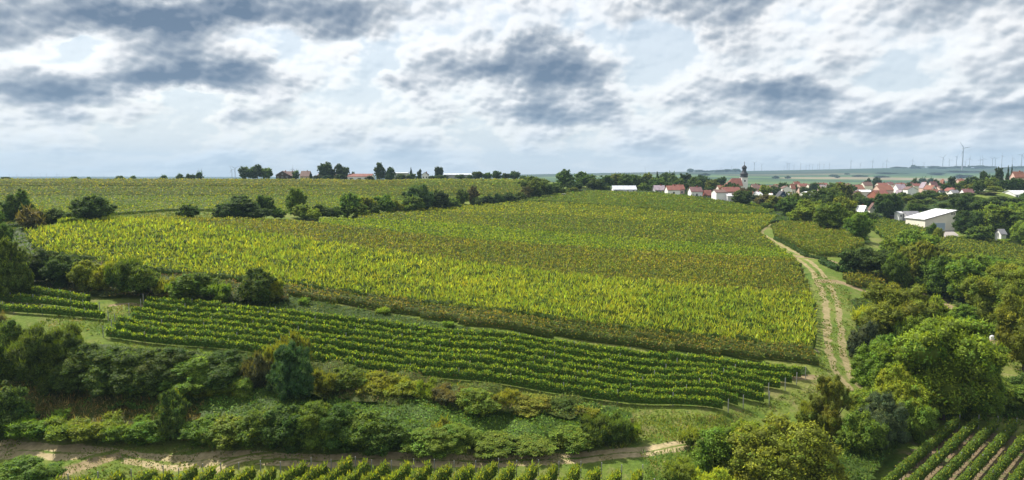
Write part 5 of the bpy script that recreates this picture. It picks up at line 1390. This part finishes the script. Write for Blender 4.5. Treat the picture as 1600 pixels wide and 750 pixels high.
gable('barn', 1326, 1350, 296, 289, 640, 12, 'pink', 'orange', 'orange roofed barn at the left of the red barns', 'barn', win=(2, 1))
gable('barn', 1362, 1395, 297, 289.5, 580, 12, 'pink', 'orange', 'long orange roofed barn at the back of the red barns', 'barn', win=(0, 0), chim=False)
gable('barn', 1355, 1390, 306, 297.5, 520, 14, 'brick', 'red', 'largest barn with wide red roof in the village', 'barn', win=(3, 1), chim=False, yaw=6)
gable('shed', 1334, 1362, 300, 297, 545, 10, 'cream', 'white', 'flat white roofed shed before the red barns', 'shed', win=(2, 1), chim=False)
gable('house', 1330, 1346, 305, 299, 500, 9, 'pink', 'purple', 'purple brown roofed house at the foot of the red barns', win=(2, 1))
gable('house', 1392, 1416, 296, 288, 590, 12, 'white', 'lilac', 'large lilac roofed house right of the red barns', axis='x', win=(4, 1))
gable('house', 1398, 1410, 304, 297, 540, 10, 'white', 'lilac', 'white gable front below the large lilac roofed house', axis='y', win=(2, 1), yaw=20)
gable('house', 1412, 1428, 291, 285.5, 720, 10, 'pink', 'brown', 'far brown roofed house on the village edge', win=(2, 1))
gable('house', 1434, 1450, 293, 285, 620, 10, 'pink', 'lilac', 'pinkish house with steep lilac roof', axis='y', win=(2, 1))
gable('house', 1447, 1464, 291, 284, 630, 10, 'cream', 'purple', 'cream house with purple roof beside the pinkish one', win=(3, 1))
gable('house', 1442, 1462, 296, 290, 560, 10, 'white', 'orange', 'white house with low orange roof below the pinkish one', axis='y', win=(2, 1), yaw=14)
gable('house', 1466, 1474, 286, 281, 650, 9, 'brick', 'orange', 'narrow brick house with orange roof', axis='y', win=(1, 1))
gable('house', 1490, 1506, 284, 280, 600, 10, 'pink', 'orange', 'house with orange roof under the dark trees', win=(2, 1))
gable('house', 1479, 1498, 302, 297, 470, 9, 'white', 'grey', 'white house with grey roof left of the purple roofed one', win=(3, 1))
gable('house', 1463, 1476, 302, 297.5, 480, 9, 'white', 'dark', 'low white house with dark roof in the trees', win=(2, 1))
gable('house', 1497, 1521, 303.5, 295.5, 440, 11, 'white', 'purple', 'white house with bright purple red roof', win=(2, 1), yaw=-10)
gable('house', 1560, 1592, 296, 289, 470, 12, 'white', 'lilac', 'wide white house with lilac roof at the right edge', win=(4, 1))
gable('house', 1562, 1608, 304, 298, 432, 14, 'white', 'white', 'modern house with bright white roof at the right edge', win=(4, 1), chim=False, yaw=8)
gable('house', 1574, 1599, 277, 268.5, 470, 10, 'pink', 'orange', 'red roofed house on the rise at the right edge', win=(2, 1), yaw=-8)
gable('house', 1339, 1355, 331, 322, 388, 9, 'white', 'white', 'white gabled house front half hidden in trees', axis='y', win=(2, 1), yaw=24)
gable('house', 1355, 1373, 327, 318, 372, 10, 'cream', 'brown', 'cream gabled house beside the half hidden white one', axis='y', win=(0, 0), yaw=-16)
gable('house', 1372, 1378, 316, 311, 430, 6, 'white', 'grey', 'tiny white house end between trees', axis='y', win=(1, 1))
gable('house', 1431, 1443, 322, 316.5, 420, 8, 'white', 'red', 'small house with faded red roof behind the farm halls', win=(2, 1))
gable('house', 1236, 1250, 290, 284, 760, 9, 'cream', 'red', 'small red roofed house far back in the village', win=(2, 1))
gable('house', 1302, 1318, 291, 285, 720, 9, 'pink', 'red', 'red roofed house far back behind the round tree', win=(2, 1))
gable('house', 1342, 1362, 290, 284.5, 760, 10, 'cream', 'brown', 'brown roofed house at the far edge beside the two lone trees', win=(3, 1))
gable('house', 1476, 1490, 291, 285, 640, 9, 'cream', 'red', 'red roofed house deep among the dark trees', win=(2, 1))
gable('white_shed', 1557, 1576, 366, 358.5, 292, 7, 'white', 'grey', 'small white shed with grey roof under the right hand trees', 'shed', axis='x', win=(0, 0), chim=False, yaw=-6, group=None)
# the roofs packed between the named ones
for i, (u, v, D, rf, wl, ax) in enumerate([(1205, 290, 600, 'brown', 'pink', 'x'), (1216, 288, 680, 'red', 'cream', 'x'), (1226, 291, 620, 'brown', 'white', 'y'), (1252, 287, 740, 'red', 'pink', 'x'), (1268, 288, 720, 'purple', 'cream', 'x'), (1282, 286, 780, 'red', 'white', 'x'),
        (1296, 289, 680, 'brown', 'cream', 'y'), (1318, 293, 560, 'red', 'cream', 'x'), (1322, 287, 760, 'brown', 'pink', 'x'), (1376, 286, 740, 'red', 'cream', 'x'), (1388, 285, 780, 'purple', 'white', 'x'), (1404, 286, 760, 'red', 'pink', 'x'), (1420, 292, 560, 'brown', 'white', 'y'),
        (1428, 287, 700, 'red', 'cream', 'x'), (1456, 296, 520, 'red', 'white', 'x'), (1470, 291, 560, 'brown', 'pink', 'x'), (1484, 294, 520, 'red', 'cream', 'y'), (1512, 289, 540, 'brown', 'white', 'x'), (1538, 294, 480, 'red', 'cream', 'x'), (1552, 291, 520, 'grey', 'white', 'x'), (1232, 303, 480, 'grey', 'white', 'y'), (1300, 298, 520, 'brown', 'cream', 'x'), (1186, 290, 620, 'red', 'pink', 'x')]):
    hw_ = 6.2 / D * FPX * rnd.uniform(.8, 1.25)
    gable('house', u - hw_, u + hw_, v + 2.8 / D * 600 + 1.2, v, D, 9, wl, rf, f'{wl} house with {rf} roof {near(u)}', axis=ax, win=(2, 1), yaw=rnd.uniform(-14, 14))
# farm on the ridge
FG = 'buildings of the ridge farm'
gable('farmhouse', 431, 458, 273.6, 267.5, 606, 14, 'wood', 'brown', 'dark timber farmhouse with low brown roof on the ridge', axis='y', win=(3, 1), group=FG, yaw=10)
gable('farmhouse', 446, 466, 275, 268, 612, 10, 'wood', 'brown', 'long brown roof running right behind the timber gable', win=(0, 0), group=FG)
gable('farmhouse', 470, 489, 275.5, 267.5, 608, 11, 'beige', 'brown', 'beige house with steep brown roof on the ridge', axis='x', win=(2, 1), group=FG)
gable('farm_shed', 496, 546, 275.5, 272.5, 622, 12, 'pink', 'red', 'low red roofed shed behind the farmyard hedge', 'shed', win=(0, 0), chim=False, group=FG)
gable('farm_hall', 544, 586, 276, 271.8, 604, 14, 'white', 'red', 'white farm hall with long low red roof', 'hall', win=(3, 1), chim=False, group=FG, winw=3.2)
gable('cottage', 660, 671, 273, 269.5, 622, 9, 'white', 'dark', 'white cottage with dark roof on the ridge', 'cottage', axis='y', win=(2, 1), group=FG)
gable('greenhouse', 694, 738, 273.2, 271.4, 626, 12, 'grey', 'pale', 'long pale greenhouse right of the ball shaped tree', 'greenhouse', win=(0, 0), chim=False, group=FG)
gable('house', 612, 640, 270.6, 269.6, 640, 10, 'grey', 'pale', 'low pale roof behind the long ridge hedge', 'shed', win=(0, 0), chim=False, group=FG)

# the farm hall with mono-pitch roof, seen across its corner
def wedge_hall():
    D0 = hit(1447, 361).y; z0 = float(T((1447 - 800) / FPX * D0, D0))
    k = D0 / 315.0
    C0 = Vector(((1447 - 800) / FPX * D0, D0)); ax = Vector((1, .05)).normalized(); ay = Vector((-.05, 1)).normalized()
    L1, L2 = 14.4 * k, 14.5 * k
    o = empty('farm_hall', (C0.x, C0.y, z0 - .5), math.atan2(ax.y, ax.x))
    tag(o, 'cream farm hall with sloping white roof and big pale blue door', 'hall', 'farm halls by the forecourt')
    H0 = zat(343, D0) - z0 + .5; H1 = zat(329.5, D0 + .7) - z0 + .5
    MB().hull([(0, 0, -1), (L1, 0, -1), (L1, 0, H1), (0, 0, H0)], [(0, L2, -1), (L1, L2, -1), (L1, L2, H1), (0, L2, H0)]).build('wall', WALLS['cream'], o)
    s = (H1 - H0) / L1
    ro = MB().hull([(-.6, -.5, H0 - .6 * s + .04), (L1 + .4, -.5, H1 + .4 * s + .04), (L1 + .4, -.5, H1 + .4 * s + .3), (-.6, -.5, H0 - .6 * s + .3)],
              [(-.6, L2 + .4, H0 - .6 * s + .04), (L1 + .4, L2 + .4, H1 + .4 * s + .04), (L1 + .4, L2 + .4, H1 + .4 * s + .3), (-.6, L2 + .4, H0 - .6 * s + .3)]).build('roof', ROOFS['white'], o)
    for q in (.33, .66):
        y = L2 * q
        MB().hull([(-.5, y - .12, H0 - .5 * s + .3), (L1 + .3, y - .12, H1 + .3 * s + .3), (L1 + .3, y - .12, H1 + .3 * s + .42), (-.5, y - .12, H0 - .5 * s + .42)],
                  [(-.5, y + .12, H0 - .5 * s + .3), (L1 + .3, y + .12, H1 + .3 * s + .3), (L1 + .3, y + .12, H1 + .3 * s + .42), (-.5, y + .12, H0 - .5 * s + .42)]).build('roof_seam', ROOFS['grey'], ro)
    MB().hull([(-.6, -.56, H0 - .6 * s - .15), (L1 + .4, -.56, H1 + .4 * s - .15), (L1 + .4, -.56, H1 + .4 * s + .05), (-.6, -.56, H0 - .6 * s + .05)],
              [(-.6, -.50, H0 - .6 * s - .15), (L1 + .4, -.50, H1 + .4 * s - .15), (L1 + .4, -.50, H1 + .4 * s + .05), (-.6, -.50, H0 - .6 * s + .05)]).build('verge_board', WALLS['wood'], ro)
    dz = 4.3
    MB().box(L1 * .26, L1 * .66, -.07, .05, 0, dz).build('door', DOORM, o)
    MB().box(L1 * .24, L1 * .26, -.12, .05, 0, dz + .15).build('door_frame', FRAME, o)
    MB().box(L1 * .66, L1 * .68, -.12, .05, 0, dz + .15).build('door_frame', FRAME, o)
    for q in (.86, .93):
        MB().box(L1 * q, L1 * q + .5, -.06, .04, H1 - 2.0, H1 - 1.0).build('window', GLASS, o)
wedge_hall()
gable('farm_hall', 1404, 1442, 338, 330.5, hit(1425, 351).y, 14, 'grey', 'grey', 'grey roofed farm hall behind the white roofed one', 'hall', win=(0, 0), chim=False, group='farm halls by the forecourt')
gable('farm_hall', 1398, 1411.5, 333.5, 331, hit(1405, 348).y - 3, 9, 'white', 'white', 'narrow white farm building left of the grey hall', 'building', win=(1, 2), chim=False, group='farm halls by the forecourt', winw=.7)
gable('carport', 1387, 1398, 338, 335.5, hit(1393, 347).y, 6, 'wood', 'dark', 'dark lean-to shed left of the narrow white building', 'shed', win=(0, 0), chim=False, group='farm halls by the forecourt')
pw = hit(1388, 345.5)
MB_ = MB().box(-4, 3, 0, .3, -1, 1.0); ow = MB_.build('garden_wall', WALLS['white']); ow.location = pw; tag(ow, 'low white garden wall beside the dark lean-to', 'wall')

# church
def church():
    D = 600.0; p = at(1161, D); zb = p.z - .3
    k = D / FPX
    o = empty('church', (p.x, D, zb)); tag(o, 'village church with red nave roof and dark onion topped tower', 'church')
    zz = lambda v: zat(v, D) - zb
    hw = 4.6 * k
    tw = MB().box(-hw, hw, -hw, hw, -1, zz(278)).build('tower', WALLS['white'], o)
    MB().box(-hw - .25, hw + .25, -hw - .25, hw + .25, zz(278), zz(278) + .4).build('cornice', WALLS['white'], tw)
    MB().box(-.6, .6, -hw - .06, -hw + .1, zz(284), zz(281)).build('window', GLASS, tw)
    f = 1.0
    sp = MB().lathe([(hw * 1.25, zz(278) + .4), (hw * 1.18, zz(273)), (hw * 1.3, zz(272.4)), (hw * 1.28, zz(271.8)), (hw * 1.05, zz(270)), (hw * .7, zz(268)), (hw * .62, zz(264)), (hw * .8, zz(263.2)), (hw * .86, zz(261.8)), (hw * .6, zz(259.6)), (hw * .22, zz(258.4)), (.22, zz(257)), (.1, zz(252.5))], 8).build('spire', ROOFS['dark'], o)
    MB().box(-.55, .55, -.08, .08, zz(253.6), zz(253.2)).build('cross', ROOFS['dark'], sp)
    # nave to the left, hipped at its end
    x0, x1 = -28.5 * k, -4.6 * k
    yn = 5.5
    MB().box(x0 + 1.0, x1 - .01, -yn, yn, -1, zz(290)).build('nave', WALLS['cream'], o)
    rb = MB(); zl, zh = zz(290) + .03, zz(278.4)
    v = [rb.bm.verts.new(q) for q in ((x0, -yn - .6, zl), (x1, -yn - .6, zl), (x1, yn + .6, zl), (x0, yn + .6, zl), (x0 + 5.5, 0, zh), (x1, 0, zh))]
    for f in ((0, 1, 5, 4), (2, 3, 4, 5), (3, 0, 4), (1, 2, 5), (3, 2, 1, 0)): rb.bm.faces.new([v[i] for i in f])
    rb.build('nave_roof', ROOFS['red'], o)
    for i in range(4):
        xx = x0 + 2.5 + i * 2.7
        MB().box(xx, xx + .9, -yn - .06, -yn + .05, zz(290) - 3.4, zz(290) - .8).build('window', GLASS, o)
church()

# ------------------------------------------------------------------ wind turbines
TWH = flat('turbine_grey', (.30, .32, .35), .5, .03, .1)
tower_me = MB().lathe([(3.3, -20), (3.1, 0), (2.3, 60), (1.8, 98)], 12).mesh('tower', TWH)
nac_me = MB().hull([(-1.9, -3, 97.6), (1.9, -3, 97.6), (1.7, -3, 101.4), (-1.7, -3, 101.4)], [(-1.5, 7.5, 98.2), (1.5, 7.5, 98.2), (1.3, 7.5, 101.2), (-1.3, 7.5, 101.2)]).mesh('nacelle', TWH)
def blade_mesh():
    mb = MB()
    sec = [(2.0, .9, .9), (6, 2.0, .7), (14, 1.6, .45), (28, 1.0, .3), (39, .35, .15)]
    rings = [[(-c * .5, -th * .5 - 4, z), (c * .5, -th * .5 - 4, z), (c * .5, th * .5 - 4, z), (-c * .5, th * .5 - 4, z)] for z, c, th in [(z, c * 1.7, th * 1.5) for z, c, th in sec]]
    bmv = [[mb.bm.verts.new(q) for q in r_] for r_ in rings]
    for a, b in zip(bmv, bmv[1:]):
        for i in range(4): mb.bm.faces.new([a[i], a[(i + 1) % 4], b[(i + 1) % 4], b[i]])
    mb.bm.faces.new(bmv[0][::-1]); mb.bm.faces.new(bmv[-1])
    return mb.mesh('blade', TWH)
blade_me = blade_mesh()
hub_me = MB().tube([(0, -5.2, 0), (0, -4.6, 0), (0, -2.9, 0)], [.3, 1.5, 1.7], 10).mesh('hub', TWH)
def turbine(u, vh, D, label, rot=None):
    p = at(u, D)
    s = (zat(vh, D) - p.z) / 99.5
    o = empty('wind_turbine', p, R(rnd.uniform(-35, 35))); o.scale = (s,) * 3
    tag(o, label, 'wind turbine', 'wind turbines on the horizon')
    link('tower', tower_me, o); link('nacelle', nac_me, o)
    h = link('hub', hub_me, o); h.location = (0, 0, 99.5)
    rot = rnd.uniform(0, 120) if rot is None else rot
    for i in range(3):
        b = link('blade', blade_me, o); b.location = (0, 0, 99.5); b.rotation_euler = (0, R(rot + 120 * i), 0)
    return o
turbine(1499.5, 231.5, 3900, 'tallest wind turbine above the wooded far hill at the right', 80).rotation_euler = (0, 0, R(8))
for u, vh, D, w_ in [(1176.5, 254, 4700, 'right of the church tower'), (1188, 257, 4900, 'right of the church tower'), (1141, 260, 5200, 'left of the church tower'), (1125, 262, 6000, 'left of the church tower'), (1007, 262, 6200, 'above the tree belt'), (1223, 261, 6200, 'above the patchwork hill'), (1227.6, 256, 4900, 'above the patchwork hill'), (1230.5, 256, 5000, 'above the patchwork hill'),
                     (1238, 259, 6500, 'above the patchwork hill'), (1248.5, 256, 5000, 'above the patchwork hill'), (1257, 259, 6000, 'above the patchwork hill'), (1262, 258, 6400, 'above the patchwork hill'), (1267, 258, 6400, 'above the patchwork hill'), (1275, 258, 6400, 'above the patchwork hill'), (1278, 256, 5200, 'above the patchwork hill'), (1284.5, 257, 5200, 'above the patchwork hill'),
                     (1293, 256.5, 5400, 'above the patchwork hill'), (1326.5, 251.5, 4700, 'between patchwork hill and two lone trees'), (1341, 256, 6000, 'between patchwork hill and two lone trees'), (1360, 251.5, 4900, 'between patchwork hill and two lone trees'), (1376, 256, 6400, 'left of the wooded hill crest'), (1382, 251, 5600, 'left of the wooded hill crest'), (1422, 251, 5600, 'over the wooded hill crest'), (1440, 255, 7000, 'over the wooded hill crest'),
                     (1469, 246, 4900, 'left of the tallest turbine'), (1479, 250, 5600, 'left of the tallest turbine'), (1490, 245, 4900, 'left of the tallest turbine'), (1504, 252, 6600, 'right of the tallest turbine'), (1510.5, 248, 5300, 'right of the tallest turbine'), (1527, 249, 6000, 'right of the tallest turbine'), (1531, 248, 5600, 'right of the tallest turbine'), (1546, 248, 5600, 'near the right edge'),
                     (1550.5, 248, 6000, 'near the right edge'), (1560.5, 243.5, 4900, 'near the right edge'), (1577, 248, 5400, 'near the right edge'), (1591, 242, 4900, 'near the right edge'),
                     (18, 272, 5200, 'beyond the left ridge'), (30, 272.5, 5200, 'beyond the left ridge'), (53, 272, 5200, 'beyond the left ridge'), (66, 272, 5000, 'beyond the left ridge'), (76, 272, 5000, 'beyond the left ridge'), (92, 272, 5200, 'beyond the left ridge'), (96, 273, 5600, 'beyond the left ridge'), (102, 273, 5600, 'beyond the left ridge'), (165, 274, 5600, 'beyond the left ridge'),
                     (364.5, 265, 3600, 'in the pair left of the farm'), (369.5, 263, 3400, 'in the pair left of the farm'), (459.5, 264, 3600, 'over the farmhouse roofs'), (313, 267, 4200, 'over the ridge bushes'), (317, 266, 4200, 'over the ridge bushes')]:
    turbine(u, vh, D, f'distant wind turbine {w_}')

# ------------------------------------------------------------------ cars
PAINTS = dict(silver=flat('silver_blue_paint', (.42, .50, .58), .25, .03, 1, metal=.4, spec=.6), white=flat('white_paint', (.78, .78, .78), .3, .02, 1, spec=.5))
TYRE = flat('tyre_rubber', (.02, .02, .02), .9, .1, 4); RIM = flat('rim_metal', (.45, .45, .47), .35, .05, 2, metal=.8)
LAMPR = flat('tail_lamp_red', (.35, .02, .02), .3, .05, 2); LAMPW = flat('headlamp_glass', (.7, .7, .68), .2, .05, 2)
def car(u, v, paint, label, rz, L=4.3, D=None, van=False):
    p = hit(u, v) if D is None else at(u, D)
    o = empty('parked_car', p, R(rz)); tag(o, label, 'van' if van else 'car', 'cars parked at the fields')
    hl = L / 2; W_ = .87
    prof = [(-hl, .35), (-hl, .85), (-hl + .25, .95), (hl - 1.1, .95), (hl - .1, .72), (hl, .45), (hl, .3)]
    top = 1.95 if van else 1.45
    mb = MB(); mb.hull([(x, -W_, z) for x, z in prof], [(x, W_, z) for x, z in prof])
    bmesh.ops.bevel(mb.bm, geom=mb.bm.edges[:], offset=.05, segments=2, affect='EDGES'); body = mb.build('body', PAINTS[paint], o)
    cab = [(-hl + .15, .93), (-hl + .45, top - .08), (-hl + .8, top), (hl - 2.0, top), (hl - 1.2, .93)]
    mb = MB(); mb.hull([(x, -W_ * (.97 if z < 1 else .80), z) for x, z in cab], [(x, W_ * (.97 if z < 1 else .80), z) for x, z in cab]); mb.build('cabin', PAINTS[paint], o)
    g = top - .12
    for s in (-1, 1):
        y0, y1 = s * W_ * .975, s * W_ * .84
        MB().hull([(-hl + .55, y0, 1.0), (hl - 1.45, y0, 1.0), (hl - 2.0, y1, g), (-hl + .75, y1, g)][::s], [(-hl + .55, y0 + s * .012, 1.0), (hl - 1.45, y0 + s * .012, 1.0), (hl - 2.0, y1 + s * .012, g), (-hl + .75, y1 + s * .012, g)][::s]).build('side_window', GLASS, o)
    MB().hull([(hl - 1.24, -.72, 1.0), (hl - 1.24, .72, 1.0), (hl - 1.9, .64, g + .02), (hl - 1.9, -.64, g + .02)], [(hl - 1.2, -.72, 1.02), (hl - 1.2, .72, 1.02), (hl - 1.86, .64, g + .04), (hl - 1.86, -.64, g + .04)]).build('windscreen', GLASS, o)
    MB().hull([(-hl + .17, -.7, 1.02), (-hl + .17, .7, 1.02), (-hl + .42, .62, g), (-hl + .42, -.62, g)], [(-hl + .13, -.7, 1.02), (-hl + .13, .7, 1.02), (-hl + .38, .62, g), (-hl + .38, -.62, g)]).build('rear_window', GLASS, o)
    for x in (-hl + .8, hl - .85):
        for s in (-1, 1):
            wh = MB().tube([(x, s * (W_ - .18), .32), (x, s * (W_ + .02), .32)], .32, 14).build('wheel', TYRE, o)
            MB().tube([(x, s * (W_ - .1), .32), (x, s * (W_ + .035), .32)], .20, 10).build('rim', RIM, wh)
    for s in (-1, 1):
        MB().box(hl - .12, hl + .01, s * .62 - .15, s * .62 + .15, .55, .70).build('headlight', LAMPW, o)
        MB().box(-hl - .02, -hl + .05, s * .68 - .1, s * .68 + .1, .62, .85).build('tail_light', LAMPR, o)
car(1219, 352.5, 'silver', 'silver blue car parked where the track bends', 200)
car(1293, 356.5, 'white', 'white car half hidden behind the small vineyard', 165)
car(858.5, 310.5, 'white', 'white car at the field edge nearer the bushes', 190)
car(879, 307.5, 'white', 'white van parked behind the vineyard crest', 175, 4.8, van=True)

# small white tank under the right hand trees
pt = hit(1550, 531)
tk = empty('water_tank', pt); tag(tk, 'small white rounded tank by the brown path', 'tank')
MB().lathe([(.42, -.1), (.48, .12), (.48, .62), (.38, .86), (.2, .96)], 14).build('barrel', PAINTS['white'], tk)
MB().lathe([(.16, .96), (.16, 1.03)], 10).build('lid', WALLS['grey'], tk)

# ------------------------------------------------------------------ labels: look-alikes are told apart by their place in the row
things = [o for o in bpy.data.objects if o.parent is None and o.get('category') and o.get('kind') is None]
by = {}
for o in things: by.setdefault(o['label'], []).append(o)
for lab, L_ in by.items():
    if len(L_) < 2: continue
    L_.sort(key=lambda o: o.location.x / max(1, o.location.y))
    nn_ = len(L_)
    for i, o in enumerate(L_):
        pre = ('the left one' if i == 0 else 'the right one') if nn_ == 2 else f'{ORD[i]} from left'
        o['label'] = f'{lab}, {pre}'
for o in things:
    if len(o['label'].split()) > 16: print('LONG LABEL', o['label'])
